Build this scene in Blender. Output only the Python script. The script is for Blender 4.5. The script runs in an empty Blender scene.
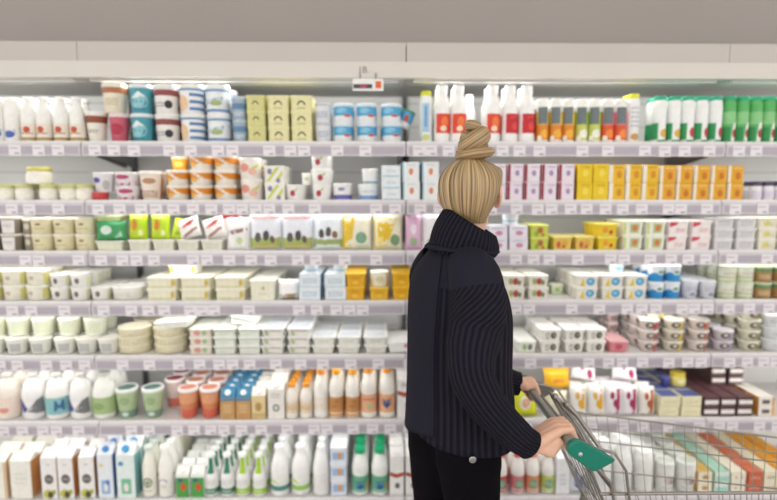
import bpy, bmesh, math, random
from mathutils import Vector, Matrix, noise
random.seed(7)
PI=math.pi; S=bpy.context.scene; COL=S.collection
# ---------------- camera numbers
F=520.0; TH=math.atan(.11); PSI=math.radians(.8); CH=1.57
FW=Vector((math.sin(PSI)*math.cos(TH),math.cos(PSI)*math.cos(TH),-math.sin(TH)))
RT=Vector((math.cos(PSI),-math.sin(PSI),0)); UP=RT.cross(FW)
def P(px,py,Y):
    d=FW*F+RT*(px-388.5)-UP*(py-250.0)
    return Vector((0,0,CH))+d*(Y/d.y)
FY=2.06                     # front edge of the shelves
DEP=.40                     # shelf depth
PXM=1/252.0                 # metres per photo pixel at the shelf fronts
# ---------------- materials
MC={}
def lin(c):
    c/=255.0
    return c/12.92 if c<=.04045 else ((c+.055)/1.055)**2.4
def rgb(h): return tuple(lin(int(h[i:i+2],16)) for i in (0,2,4))
def mat(h,rough=.45,metal=0.0,var=.05,scale=60.0,bump=0.0,trans=0.0,spec=.4):
    k=(h,rough,metal,var,scale,bump,trans,spec)
    if k in MC: return MC[k]
    m=bpy.data.materials.new('paint_'+h); m.use_nodes=True; nt=m.node_tree; b=nt.nodes['Principled BSDF']
    c=rgb(h); b.inputs['Roughness'].default_value=rough; b.inputs['Metallic'].default_value=metal
    b.inputs['Specular IOR Level'].default_value=spec
    if trans: b.inputs['Transmission Weight'].default_value=trans
    tc=nt.nodes.new('ShaderNodeTexCoord'); n=nt.nodes.new('ShaderNodeTexNoise'); n.inputs['Scale'].default_value=scale
    r=nt.nodes.new('ShaderNodeValToRGB'); r.color_ramp.elements[0].position=.3; r.color_ramp.elements[1].position=.7
    r.color_ramp.elements[0].color=(*[x*(1-var) for x in c],1); r.color_ramp.elements[1].color=(*[min(1,x*(1+var)) for x in c],1)
    nt.links.new(tc.outputs['Object'],n.inputs['Vector']); nt.links.new(n.outputs['Fac'],r.inputs['Fac']); nt.links.new(r.outputs['Color'],b.inputs['Base Color'])
    if bump:
        bp=nt.nodes.new('ShaderNodeBump'); bp.inputs['Strength'].default_value=bump; bp.inputs['Distance'].default_value=.002
        nt.links.new(n.outputs['Fac'],bp.inputs['Height']); nt.links.new(bp.outputs['Normal'],b.inputs['Normal'])
    MC[k]=m; return m
def stripe_mat(name,h1,h2,freq,axis='U',bump=.8,rough=.85,noisy=.15,spec=.15,dist=.004,sheen=.0,nf=1.3):
    """stripes along a UV axis: knitted ribs, hair strands"""
    m=bpy.data.materials.new(name); m.use_nodes=True; nt=m.node_tree; b=nt.nodes['Principled BSDF']; N=nt.nodes.new; L=nt.links.new
    b.inputs['Roughness'].default_value=rough; b.inputs['Specular IOR Level'].default_value=spec; b.inputs['Sheen Weight'].default_value=sheen
    uv=N('ShaderNodeUVMap'); sx=N('ShaderNodeSeparateXYZ'); L(uv.outputs[0],sx.inputs[0])
    mu=N('ShaderNodeMath'); mu.operation='MULTIPLY'; mu.inputs[1].default_value=freq*2*PI; L(sx.outputs[0 if axis=='U' else 1],mu.inputs[0])
    si=N('ShaderNodeMath'); si.operation='SINE'; L(mu.outputs[0],si.inputs[0])
    ma=N('ShaderNodeMapRange'); ma.inputs[1].default_value=-1; L(si.outputs[0],ma.inputs[0])
    nz=N('ShaderNodeTexNoise'); mp=N('ShaderNodeMapping'); mp.inputs['Scale'].default_value=(freq*nf,3,1); L(uv.outputs[0],mp.inputs[0]); L(mp.outputs[0],nz.inputs['Vector'])
    nz.inputs['Scale'].default_value=1.0; nz.inputs['Detail'].default_value=4
    mx=N('ShaderNodeMix'); mx.data_type='FLOAT'; mx.inputs[0].default_value=noisy; L(ma.outputs[0],mx.inputs[2]); L(nz.outputs['Fac'],mx.inputs[3])
    mr=N('ShaderNodeMapRange'); mr.inputs[1].default_value=.3 if nf>2 else 0; mr.inputs[2].default_value=.7 if nf>2 else 1; L(mx.outputs[0],mr.inputs[0])
    cr=N('ShaderNodeMix'); cr.data_type='RGBA'; cr.inputs[6].default_value=(*rgb(h1),1); cr.inputs[7].default_value=(*rgb(h2),1); L(mr.outputs[0],cr.inputs[0])
    L(cr.outputs[2],b.inputs['Base Color'])
    bp=N('ShaderNodeBump'); bp.inputs['Strength'].default_value=bump; bp.inputs['Distance'].default_value=dist; L(mx.outputs[0],bp.inputs['Height']); L(bp.outputs['Normal'],b.inputs['Normal'])
    return m
# ---------------- mesh collector
class MB:
    def __init__(s): s.v=[]; s.f=[]; s.m=[]; s.mats=[]; s.uv=None; s.sm=[]
    def mi(s,m):
        if m not in s.mats: s.mats.append(m)
        return s.mats.index(m)
    def add(s,vs,fs,m,smooth=False):
        o=len(s.v); s.v+= [tuple(v) for v in vs]; k=s.mi(m)
        for f in fs: s.f.append(tuple(i+o for i in f)); s.m.append(k); s.sm.append(smooth)
    def box(s,c,sz,m,bev=0,rot=None):
        x,y,z=[a/2 for a in sz]; b=min(bev,x*.9,y*.9,z*.9)
        if b<=0:
            vs=[(i*x,j*y,k*z) for i in(-1,1) for j in(-1,1) for k in(-1,1)]
            fs=[(0,1,3,2),(4,6,7,5),(0,4,5,1),(2,3,7,6),(0,2,6,4),(1,5,7,3)]; smo=False
        else:
            bm=bmesh.new(); bmesh.ops.create_cube(bm,size=1)
            for v in bm.verts: v.co=(v.co.x*2*x,v.co.y*2*y,v.co.z*2*z)
            bmesh.ops.bevel(bm,geom=bm.edges[:],offset=b,segments=2,affect='EDGES',profile=.5)
            vs=[v.co.copy() for v in bm.verts]; fs=[[v.index for v in f.verts] for f in bm.faces]; bm.free(); smo=False
        vs=[Vector(v) for v in vs]
        if rot is not None: vs=[rot@v for v in vs]
        s.add([v+Vector(c) for v in vs],fs,m,smo)
    def lathe(s,prof,m,n=20,c=(0,0,0),cap0=True,cap1=True):
        vs=[];fs=[]
        for r,z in prof:
            for i in range(n):
                a=2*PI*i/n; vs.append((c[0]+r*math.cos(a),c[1]+r*math.sin(a),c[2]+z))
        for k in range(len(prof)-1):
            for i in range(n): j=(i+1)%n; fs.append((k*n+i,k*n+j,(k+1)*n+j,(k+1)*n+i))
        s.add(vs,fs,m,True)
        if cap0: s.add(vs[:n][::-1],[tuple(range(n))],m)
        if cap1: s.add(vs[-n:],[tuple(range(n))],m)
    def tube(s,pts,r,m,n=8,closed=False):
        pts=[Vector(p) for p in pts]; rr=r if isinstance(r,(list,tuple)) else [r]*len(pts)
        vs=[];fs=[]; up=None; K=len(pts)
        for i,p in enumerate(pts):
            t=(pts[(i+1)%K]-pts[i-1]) if closed else (pts[min(i+1,K-1)]-pts[max(i-1,0)])
            t.normalize()
            if up is None:
                a=Vector((0,0,1)) if abs(t.z)<.9 else Vector((1,0,0)); up=(a-t*a.dot(t)).normalized()
            else: up=(up-t*up.dot(t)).normalized()
            w=t.cross(up)
            for q in range(n):
                an=2*PI*q/n; vs.append(p+(up*math.cos(an)+w*math.sin(an))*rr[i])
        for k in range(K if closed else K-1):
            k2=(k+1)%K
            for i in range(n): j=(i+1)%n; fs.append((k*n+i,k*n+j,k2*n+j,k2*n+i))
        s.add(vs,fs,m,True)
        if not closed: s.add(vs[:n][::-1],[tuple(range(n))],m); s.add(vs[-n:],[tuple(range(n))],m)
    def mesh(s,name):
        me=bpy.data.meshes.new(name); me.from_pydata(s.v,[],s.f)
        for m in s.mats: me.materials.append(m)
        me.polygons.foreach_set('material_index',s.m); me.polygons.foreach_set('use_smooth',s.sm)
        me.validate(); me.update(); return me
    def build(s,name,parent=None,loc=(0,0,0)):
        o=bpy.data.objects.new(name,s.mesh(name)); COL.objects.link(o); o.location=loc
        if parent: o.parent=parent
        return o
def empty(name,loc,label,cat,group=None,rz=0):
    o=bpy.data.objects.new(name,None); o.empty_display_size=.05; COL.objects.link(o); o.location=loc; o.rotation_euler=(0,0,rz)
    tag(o,label,cat,group); return o
LABS={}
def tag(o,label,cat,group=None):
    o['label']=label; o['category']=cat
    if group: o['group']=group
    n=len(label.split()); assert 4<=n<=16,(n,label)
    if label in LABS: print('DUPLABEL',label)
    LABS[label]=1
def struct(name,mb):
    o=mb.build(name); o['kind']='structure'; return o
# ---------------- product builders: each gives parts + a surface function for print
def lerp_prof(prof,z):
    for (r0,z0),(r1,z1) in zip(prof,prof[1:]):
        if z0<=z<=z1 and z1>z0: return r0+(r1-r0)*(z-z0)/(z1-z0)
    return prof[-1][0]
BP={ # bottle body profiles (radius, height) relative, last = neck under the cap ; cap radius, cap base
 'kefir':([(.9,0),(1,.03),(1,.60),(.93,.68),(.66,.80),(.60,.86)],.64,.86),
 'round':([(.9,0),(1,.03),(1,.12),(.96,.16),(.96,.48),(1,.52),(.98,.62),(.78,.76),(.48,.86),(.40,.90)],.50,.89),
 'slim':([(.88,0),(1,.03),(1,.80),(.92,.88),(.78,.92)],.86,.91),
 'neck':([(.92,0),(1,.03),(1,.42),(.88,.52),(.55,.66),(.44,.78),(.42,.92)],.50,.92),
 'milk':([(.9,0),(1,.03),(1,.50),(.95,.60),(.70,.76),(.46,.88),(.42,.93)],.50,.92),
 'jug':([(.86,0),(1,.05),(1,.55),(.93,.66),(.72,.80),(.40,.90),(.34,.94)],.42,.93)}
def rd_surf(prof):
    def f(u,v,h,e):
        a=u*1.3; z=v*h; r=lerp_prof(prof,z)+e
        return (r*math.sin(a),-r*math.cos(a),z)
    return f
def k_bottle(w,h,d,st):
    R=w/2; pr,cr,cz=BP[st.get('shape','milk')]; prof=[(r*R,z*h) for r,z in pr]
    b=MB(); m=mat(st.get('c','f4f3ee'),.35); b.lathe(prof,m,24)
    if st.get('shape')=='jug':
        b.tube([(R*.40,0,h*.84),(R*.74,0,h*.83),(R*.84,0,h*.72),(R*.82,0,h*.5)],R*.14,m,8)
    c=MB(); q=mat(st.get('cap','f8f8f6'),.35); capr=cr*R*st.get('capw',1)
    c.lathe([(capr,cz*h),(capr*1.02,cz*h+h*.01),(capr,h*.985),(capr*.9,h)],q,20)
    c.lathe([(capr*1.06,cz*h+.0003),(capr*1.06,cz*h+h*.02)],q,20)
    return [('bottle_body',b),('cap',c)],rd_surf(prof)
def k_cup(w,h,d,st):
    R=w/2; t=st.get('taper',.78); lh=st.get('lh',.14)*h if st.get('lh',.14)<1 else .006
    prof=[(R*t*.93,0),(R*t,h*.03),(R*.955,h-lh)]
    b=MB(); b.lathe(prof,mat(st.get('c','f2efe6'),.4),24)
    l=MB(); q=mat(st.get('lid','f6f5f0'),.35)
    l.lathe([(R*.97,h-lh),(R,h-lh+.0005),(R,h-lh*.35),(R*.94,h),(R*.84,h),(R*.82,h-lh*.25),(R*.3,h-lh*.25)],q,24)
    if st.get('top'): l.lathe([(R*.78,h-lh*.2),(R*.76,h-lh*.12)],mat(st['top'],.4),24)
    return [('tub',b),('lid',l)],rd_surf(prof)
def k_box(w,h,d,st):
    b=MB(); m=mat(st.get('c','f2efe6'),.5); b.box((0,0,h/2),(w,d,h),m,.0015)
    if st.get('side'):
        sm=mat(st['side'],.5)
        for s in(-1,1): b.box((s*(w/2+.0002),0,h/2),(.0004,d*.96,h*.94),sm)
    if st.get('topc'): b.box((0,0,h+.0002),(w*.94,d*.94,.0004),mat(st['topc'],.5))
    def f(u,v,hh,e): return (u*w/2*.97,-d/2-e,v*hh)
    return [('box_body',b)],f
def k_tray(w,h,d,st):           # rectangular tapered tub with a peel lid
    t=st.get('taper',.84); b=MB(); q=mat(st.get('c','f2efe6'),.4); lh=min(.006,h*.2); hb=h-lh; c=.15
    def ring(sx,sy,z):
        o=[]
        for (ax,ay) in((1,1),(-1,1),(-1,-1),(1,-1)):
            pts=[(ax*(sx-c*sx),ay*sy),(ax*(sx-c*sx*.3),ay*(sy-c*sx*.3)),(ax*sx,ay*(sy-c*sx))]
            if ax*ay>0: pts=pts[::-1]
            o+=[(x,y,z) for x,y in pts]
        return o
    def loft(mb,rs,m):
        vs=sum(rs,[]); n=12; fs=[]
        for k in range(len(rs)-1):
            for i in range(n): j=(i+1)%n; fs.append((k*n+i,k*n+j,(k+1)*n+j,(k+1)*n+i))
        fs.append(tuple(range(n))[::-1]); fs.append(tuple(range(len(vs)-n,len(vs)))); mb.add(vs,fs,m)
    loft(b,[ring(w/2*t,d/2*t,0),ring(w/2*(.3*t+.64),d/2*(.3*t+.64),hb*.7),ring(w/2*.95,d/2*.95,hb)],q)
    l=MB(); loft(l,[ring(w/2,d/2,hb),ring(w/2,d/2,h-.001),ring(w/2*.96,d/2*.96,h)],mat(st.get('lid','f6f5f0'),.35))
    if st.get('top'): loft(l,[ring(w/2*.8,d/2*.8,h),ring(w/2*.8,d/2*.8,h+.0004)],mat(st['top'],.4))
    def f(u,v,hh,e):
        k=v*hh/hb; sc=t+(.95-t)*min(1,k) if True else 1
        sc=max(sc,(t+(.3*t+.64-t)*(k/.7)) if k<.7 else (.3*t+.64)+(.95-.3*t-.64)*(k-.7)/.3)
        return (u*w/2*sc*.82,-d/2*sc-e,v*hh)
    return [('tub',b),('lid',l)],f
def k_carton(w,h,d,st):
    b=MB(); m=mat(st.get('c','f2f1ec'),.45); hb=h*st.get('gb',.80); hr=h*.95
    x,y=w/2,d/2
    vs=[(-x,-y,0),(x,-y,0),(x,y,0),(-x,y,0),(-x,-y,hb),(x,-y,hb),(x,y,hb),(-x,y,hb),(-x*.98,-.001,hr),(x*.98,-.001,hr),(x*.98,.001,hr),(-x*.98,.001,hr)]
    tm=mat(st.get('roof',st.get('c','f2f1ec')),.45)
    b.add(vs,[(0,3,2,1),(0,1,5,4),(1,2,6,5),(2,3,7,6),(3,0,4,7)],m); b.add(vs,[(4,5,9,8),(6,7,11,10)],tm); b.add(vs,[(5,6,10,9),(7,4,8,11)],tm)
    b.box((0,0,hr+h*.025),(w*.97,.003,h*.05),tm)
    if st.get('side'):
        for s in(-1,1): b.box((s*(x+.0002),0,hb/2),(.0004,d*.9,hb*.96),mat(st['side'],.5))
    parts=[('carton_body',b)]
    if st.get('cap'):
        c=MB(); n=Vector((0,-(hr-hb),y)).normalized(); ang=math.atan2(hr-hb,y)
        cc=Vector((0,-y*.5,(hb+hr)/2)); mm=Matrix.Rotation(ang,3,'X'); nn=mm@Vector((0,0,1))
        c.tube([cc-nn*.001,cc+nn*w*.16],w*.2,mat(st['cap'],.35),14); parts.append(('cap',c))
    def f(u,v,hh,e): return (u*x*.97,-y-e,v*hh)
    return parts,f
def k_bag(w,h,d,st):
    sd=random.random()*50; lean=st.get('lean',.25); NU,NV=14,12
    def prof(u,v): return max(0,(1-abs(u)**3))**.6*max(0,(1-abs(2*v-1)**4))**.6
    def pt(u,v,s,e=0):
        t=prof(u,v)*d/2*(1+.18*noise.noise(Vector((u*2.2+sd,v*2.5,s)))); x=u*w/2*(1-.06*math.sin(v*PI))
        z=v*h+.004*noise.noise(Vector((u*3+sd,9,s)))*h/.1
        y=s*(t+e)
        return Vector((x,y+lean*v*h+ (d/2),max(z,.0)))
    def f(u,v,hh,e):
        p=pt(u*.96,v,-1,e+.0006); p.y-=d/2; return tuple(p)
    b=MB(); vs=[];fs=[]
    for s in(-1,1):
        o=len(vs)
        for j in range(NV+1):
            for i in range(NU+1):
                p=pt(-1+2*i/NU,j/NV,s); p.y-=d/2; vs.append(p)
        for j in range(NV):
            for i in range(NU):
                a=o+j*(NU+1)+i; q=(a,a+1,a+NU+2,a+NU+1); fs.append(q if s<0 else q[::-1])
    b.add(vs,fs,mat(st.get('c','f4f2ee'),.3,bump=.4,scale=90),True)
    z=st.get('seal')
    return [('pouch',b)],f
def k_jar(w,h,d,st):
    R=w/2; prof=[(R*.9,0),(R,h*.08),(R,h*.62),(R*.86,h*.76)]
    b=MB(); b.lathe(prof,mat(st.get('c','efece0'),.2),24)
    l=MB(); l.lathe([(R*.92,h*.76),(R*.94,h*.78),(R*.94,h*.97),(R*.88,h)],mat(st.get('lid','d8cf7a'),.35),24)
    return [('jar_body',b),('lid',l)],rd_surf(prof)
KIND={'bottle':k_bottle,'cup':k_cup,'box':k_box,'tray':k_tray,'carton':k_carton,'bag':k_bag,'jar':k_jar}
def decals(surf,h,shapes,curved):
    b=MB(); e=.0005
    for s in shapes:
        k=s[0]; col=mat(s[-1],.42,var=.08,scale=120)
        if k=='r':                     # rectangle u0,u1,v0,v1
            _,u0,u1,v0,v1,_c=s; nu=max(2,int(abs(u1-u0)*7)) if curved else 2; nv=4 if curved else 1
            vs=[surf(u0+(u1-u0)*i/nu,v0+(v1-v0)*j/nv,h,e) for j in range(nv+1) for i in range(nu+1)]
            fs=[(j*(nu+1)+i,j*(nu+1)+i+1,(j+1)*(nu+1)+i+1,(j+1)*(nu+1)+i) for j in range(nv) for i in range(nu)]
        elif k in('d','h'):                   # disc u,v,ru,rv
            _,u,v,ru,rv,_c=s; n=16; ks=(1,.5)
            vs=[surf(u,v,h,e)]; fs=[]
            for q in(.5,1):
                vs+=[surf(u+ru*q*math.cos(2*PI*i/n),v+rv*q*math.sin(2*PI*i/n),h,e) for i in range(n)]
            for i in range(n): j=(i+1)%n; fs.append((0,1+i,1+j)); fs.append((1+i,1+n+i,1+n+j,1+j))
        elif k=='a':                   # arc ring u,v,ru,rv,a0,a1
            _,u,v,ru,rv,a0,a1,_c=s; n=14; vs=[];fs=[]
            for i in range(n+1):
                a=math.radians(a0+(a1-a0)*i/n)
                for q in(.72,1): vs.append(surf(u+ru*q*math.cos(a),v+rv*q*math.sin(a),h,e))
            fs=[(2*i,2*i+1,2*i+3,2*i+2) for i in range(n)]
        elif k=='p':                   # polygon
            pts=s[1]; cx=sum(p[0] for p in pts)/len(pts); cy=sum(p[1] for p in pts)/len(pts); n=len(pts)
            P2=[]
            for i in range(n):
                a,c2=pts[i],pts[(i+1)%n]
                for q in range(4): P2.append((a[0]+(c2[0]-a[0])*q/4,a[1]+(c2[1]-a[1])*q/4))
            n=len(P2); vs=[surf(cx,cy,h,e)]; fs=[]
            for q in(.5,1): vs+=[surf(cx+(p[0]-cx)*q,cy+(p[1]-cy)*q,h,e) for p in P2]
            for i in range(n): j=(i+1)%n; fs.append((0,1+i,1+j)); fs.append((1+i,1+n+i,1+n+j,1+j))
        elif k=='l':                   # rows of tiny print u0,u1,v0,v1,n
            _,u0,u1,v0,v1,n,_c=s; vs=[];fs=[]
            for r in range(n):
                va=v0+(v1-v0)*(r+.2)/n; vb=v0+(v1-v0)*(r+.75)/n; u=u0
                while u<u1:
                    w=random.uniform(.05,.22)*(u1-u0)
                    q=[(u,va),(min(u+w,u1),va),(min(u+w,u1),vb),(u,vb)]; o=len(vs); vs+=[surf(a,c2,h,e) for a,c2 in q]; fs.append((o,o+1,o+2,o+3)); u+=w+.05*(u1-u0)
        b.add(vs,fs,col,curved and k=='r'); e+=.00022
    return b
SH={1:142,2:200.5,3:251,4:301,5:355,6:420,7:498}
SN={1:'top shelf',2:'second shelf',3:'third shelf',4:'fourth shelf',5:'fifth shelf',6:'sixth shelf',7:'bottom shelf'}
ZS={k:P(388,v,FY).z for k,v in SH.items()}
ORD=['','second','third','fourth','fifth','sixth','seventh','eighth','ninth','tenth','eleventh','twelfth']
def copy_tree(o):
    c=o.copy(); COL.objects.link(c)
    for ch in o.children:
        d=ch.copy(); COL.objects.link(d); d.parent=c
    return c
NITEM=0
def R(s,kind,desc,cat,at,w,h,L=1,rows=1,dep=None,z0=0,y0=0,name=None,prints=(),jit=.03,pitch=1.03,tilt=0,rowz=None,**st):
    """a run of products on shelf s; at = front pixel columns, w,h = pixel size at the shelf front"""
    global NITEM
    W=w*PXM; H=h*PXM; D=(dep*PXM if dep else W); n=len(at)
    if kind=='bag' and not dep: D=W*.35
    parts,surf=KIND[kind](W*.985,H*.998,D*.985,st); curved=kind in('bottle','cup','jar','bag')
    if prints: parts.append(('printed_label',decals(surf,H,prints,curved)))
    ms=[(nm,mb.mesh(nm)) for nm,mb in parts]; first=None
    nm=name or desc.replace('-',' ').split()[-1]
    nm=name or {'bottle':'milk_bottle','cup':'yogurt_cup','box':'carton_box','tray':'food_tub','carton':'milk_carton','bag':'cheese_bag','jar':'glass_jar'}[kind]
    Ls=L if isinstance(L,(list,tuple)) else [L]*n
    order=sorted(range(n),key=lambda i:at[i])
    for q,i in enumerate(order):
        Y0=FY+.012+D/2+y0
        X=P(at[i],SH[s]-h*.5,FY+.012+y0+(D*.42 if kind in('bottle','cup','jar') else 0)).x
        for r in range(rows):
            for l in range(Ls[i]):
                NITEM+=1
                if first is None:
                    o=bpy.data.objects.new(nm,None); o.empty_display_size=.03; COL.objects.link(o)
                    for a,me in ms: c=bpy.data.objects.new(a,me); COL.objects.link(c); c.parent=o
                    first=o
                else: o=copy_tree(first); o.name=nm
                jx=random.uniform(-1,1)*jit*W*(0.4 if l else 1)
                o.location=(X+jx,Y0+r*D*pitch+random.uniform(0,.004),ZS[s]+z0*PXM+l*H+.0006)
                curl=kind in('bottle','cup','jar')
                o.rotation_euler=(math.radians(st.get('rx',0)),math.radians(tilt),math.radians(random.uniform(-1,1)*(9 if curl else 1.2))+math.radians(st.get('rz',0)))
                t=[]
                if n==2: t.append(['left','right'][q])
                elif n>2: t.append('leftmost' if q==0 else 'rightmost' if q==n-1 else ORD[q]+' from left' if q<=n//2 else ORD[n-1-q]+' from right')
                a=' '.join(t)
                Lm=Ls[i]
                if Lm==2: a+=[' lower',' upper'][l]
                elif Lm==3: a+=[' bottom',' middle',' upper'][l]
                elif Lm==4: a+=[' bottom',' second up',' third up',' topmost'][l]
                a=a.strip(); b2=''
                if rows==2: b2=['front row','back row'][r]
                elif rows>2: b2='front row' if r==0 else 'hindmost row' if r==rows-1 else ORD[r]+' row back'
                lab=', '.join(x for x in(desc,a,b2,SN[s]) if x)
                if len(lab.split())>16: print('LONG',len(lab.split()),lab); lab=' '.join(lab.split()[:16])
                if len(lab.split())<4: lab+=' of dairy case'
                tag(o,lab,cat,desc.replace(',','')+'s on the '+SN[s] if (n*rows*max(Ls))>1 else None)
LAMP=6.0; WORLD=1.45; CANOPY_FILL=1.5; SHELF_FILL=.8; FST=0.8; EXPO=0.15
# ================= PRODUCTS =================
W_='f4f3ee'; CR='ebe6cf'
def step(a,n,p): return [a+p*i for i in range(n)]
# ---- top shelf
R(1,'bottle','white bottle with blue swirl label','bottle',[-3,12.5],15,43,rows=2,shape='slim',c=W_,prints=[('p',[(-1.2,.05),(1.2,.2),(1.2,.34),(0,.22),(-1.2,.36)],'93a3cf'),('d',.1,.17,.5,.08,'4c62b0')])
R(1,'bottle','white bottle with brown base band','bottle',[28,44,60.5,76.5],14.5,44,rows=2,shape='milk',c=W_,capw=1.25,prints=[('r',-2.4,2.4,.12,.40,'ece2d4'),('r',-2.4,2.4,.03,.10,'b39a63'),('d',0,.27,.34,.07,'c4553c'),('l',-.6,.6,.16,.22,1,'b98a6a')])
R(1,'cup','white pot with brown top band','yogurt',[96.5],21,30,rows=1,c='ece8dd',lid='efece6',taper=.72,prints=[('r',-2.4,2.4,.62,.84,'8e4d35'),('l',-.6,.6,.3,.42,2,'9b8f80')])
R(1,'cup','raspberry pink pot','yogurt',[118.5],20,28,rows=1,c='c95f72',lid='e8dad6',taper=.74,prints=[('d',0,.45,.6,.2,'b3304a')])
R(1,'cup','tall pot with brown band, on the pink pot','yogurt',[116],24,29,z0=28.2,c='e9dfcb',lid='efe9dd',taper=.8,prints=[('r',-2.4,2.4,.66,.84,'b0714a'),('l',-.5,.5,.25,.5,3,'cdbb95')])
R(1,'cup','teal and white pot','yogurt',[142],23,28,L=2,rows=2,c='4f9fae',lid='e6eef0',taper=.8,prints=[('d',0,.4,.7,.25,'8fc6cd'),('p',[(-.6,.5),(.6,.55),(0,.75)],'e6f0f0'),('l',-.5,.5,.1,.2,1,'2c6f88')])
R(1,'cup','white pot with maroon band','yogurt',[167],25,28,L=2,rows=2,c='efece8',lid='f0eeea',taper=.84,prints=[('r',-2.4,2.4,.6,.8,'8f4a48'),('d',.3,.3,.28,.14,'2f3038'),('l',-.8,0,.2,.4,2,'a9a4a8')])
R(1,'cup','white tub with blue stripes and peach print','yogurt',[193],25,28,L=2,rows=2,c='f0efec',lid='f2f1ee',taper=.9,prints=[('r',.1,2.2,.1,.2,'4f7fb5'),('r',.1,2.2,.34,.44,'4f7fb5'),('r',.1,2.2,.58,.68,'4f7fb5'),('d',-.45,.35,.45,.28,'ecc9a2'),('r',-1,1.2,.78,.84,'5e90bd')])
R(1,'cup','white tub with pale blue wave print','yogurt',[218.5],25,28,L=2,rows=2,c='eceff0',lid='f3f3f1',taper=.9,prints=[('r',-2.4,2.4,.05,.14,'6f93ba'),('p',[(-1,.25),(1,.5),(1,.62),(-1,.4)],'8fb0cc'),('d',.1,.35,.4,.1,'a9b77b'),('r',-2.4,2.4,.74,.82,'7b9dc2')])
R(1,'cup','small grey blue pot','yogurt',[240],16,22,L=2,rows=2,c='9fb2c2',lid='b9c6d0',taper=.85,prints=[('r',-2.4,2.4,.45,.7,'6485aa'),('l',-.6,.6,.15,.35,2,'dfe6ea')])
R(1,'tray','yellow green tub with arc print','tub',[256],19,15,L=3,rows=2,dep=17,c='d3cf8c',lid='dcd79c',taper=.92,prints=[('a',0,.35,.45,.3,15,165,'5b5a3f')])
R(1,'tray','pale yellow tub with arc print','tub',[278,301.5],22,15,L=3,rows=2,dep=20,c='e4deaa',lid='e9e3b4',taper=.92,prints=[('a',0,.35,.5,.32,10,170,'4b4a38'),('l',-.5,.5,.14,.26,1,'a8a276')])
R(1,'cup','white pot with grey lid','yogurt',[323.5],17,19,L=2,rows=2,c='e4e5e8',lid='c9ccd0',taper=.86,prints=[('l',-.6,.6,.25,.6,3,'a4b0c8')])
R(1,'cup','sky blue and white tub','tub',[343.5,366.5,391],21,19,L=2,rows=2,c='eef1f2',lid='dfe8ee',taper=.9,prints=[('r',-2.4,2.4,.36,.82,'54a5d0'),('d',-.2,.62,.45,.14,'8cc7e2'),('d',.35,.36,.3,.07,'cf5b4c')])
R(1,'cup','tipped sky blue tub leaning against its neighbour','tub',[402],15,18,z0=17,c='eef1f2',lid='4b8f6e',taper=.9,tilt=24,y0=.05,prints=[('r',-2.4,2.4,.3,.85,'54a5d0'),('d',.1,.5,.3,.2,'c05548')])
R(1,'bottle','slender white bottle with pale blue strip and yellow cap','bottle',[426],11.5,50,rows=2,shape='slim',c='eef0ee',cap='dfe32f',prints=[('r',-.5,.5,.2,.76,'a7cbe0'),('r',-.15,.15,.3,.7,'6d9dcb'),('d',0,.1,.6,.06,'c9d28a')])
K=[('r',-.62,1.25,.16,.50,'e0482e'),('d',.25,.36,.38,.09,'ef7a3d'),('d',.1,.24,.3,.05,'f2d9c0')]
R(1,'bottle','white kefir bottle with orange red label','bottle',[441.5,458.5,493],16.5,56,rows=2,shape='kefir',c='f6f5f2',prints=K)
K2=[('r',-.62,1.25,.16,.50,'c8262f'),('p',[(-.5,.4),(1.1,.46),(1.1,.5),(-.5,.44)],'e8675f'),('d',.3,.28,.36,.07,'e2484a')]
R(1,'bottle','white kefir bottle with crimson label','bottle',[510,527],16.5,56,rows=2,shape='kefir',c='f6f5f2',prints=K2)
R(1,'bottle','white kefir bottle with pale pink label','bottle',[469],13,51,y0=.09,shape='kefir',c='f6f5f2',prints=[('r',-1.2,1.2,.16,.46,'e6a79f')])
def juice(c1,c2,c3): return [('r',-2.4,2.4,.02,.40,c1),('r',-2.4,2.4,.40,.70,c2),('r',-.75,.45,.42,.80,'6f797b'),('d',.15,.2,.55,.1,c3),('d',-.5,.1,.3,.06,'f3efe2')]
R(1,'bottle','orange and yellow drinking yogurt bottle with dark figure','bottle',[543,556,569],12.4,43,rows=2,shape='slim',c='f3f2ea',cap='f4f4f0',prints=juice('e08a2d','e6c25a','f0b13a'))
R(1,'bottle','lime and white drinking yogurt bottle with dark figure','bottle',[582,595],12.4,43,rows=2,shape='slim',c='f3f2ea',cap='f4f4f0',prints=juice('c8cf6b','a9c83e','f0f0e0'))
R(1,'bottle','red and orange drinking yogurt bottle with dark figure','bottle',[607.5,620.5],12.6,43,rows=2,shape='slim',c='f0ece8',cap='f4f4f0',prints=juice('dd5a33','e2848a','f08a3a'))
R(1,'bottle','white bottle with grey print and yellow cap','bottle',[633.5],12.5,48,rows=2,shape='slim',c='f1f1ef',cap='e3e23a',prints=[('l',-.6,.6,.3,.75,5,'c3c6cf'),('d',0,.12,.6,.07,'c79a5c')])
GB=[('r',-1.3,-.3,.02,.42,'2f9a5c'),('r',-.3,1.3,.02,.06,'2f9a5c')]
R(1,'bottle','green capped white bottle with yellow fruit label','bottle',[660,674.3],13.2,46,rows=2,shape='slim',c='f2f4f1',cap='3aa987',prints=GB+[('d',.45,.2,.5,.09,'e0b14a')])
R(1,'bottle','green capped white bottle with red fruit label','bottle',[688,701.5,715],13.2,46,rows=2,shape='slim',c='f2f4f1',cap='3aa987',prints=GB+[('d',.4,.22,.4,.11,'c23f47')])
R(1,'bottle','green bottle with white panel and red fruit','bottle',[729,742.3,755.6,769,782],13,46,rows=2,shape='slim',c='5cb565',cap='36a97f',prints=[('r',-2.4,2.4,.4,.66,'8ccb8a'),('r',-1.3,-.2,.02,.34,'2c8d4f'),('p',[(-.1,.02),(.9,.02),(.9,.5),(.1,.4)],'eef0ea'),('d',.35,.2,.3,.1,'a8393f')])
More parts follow.
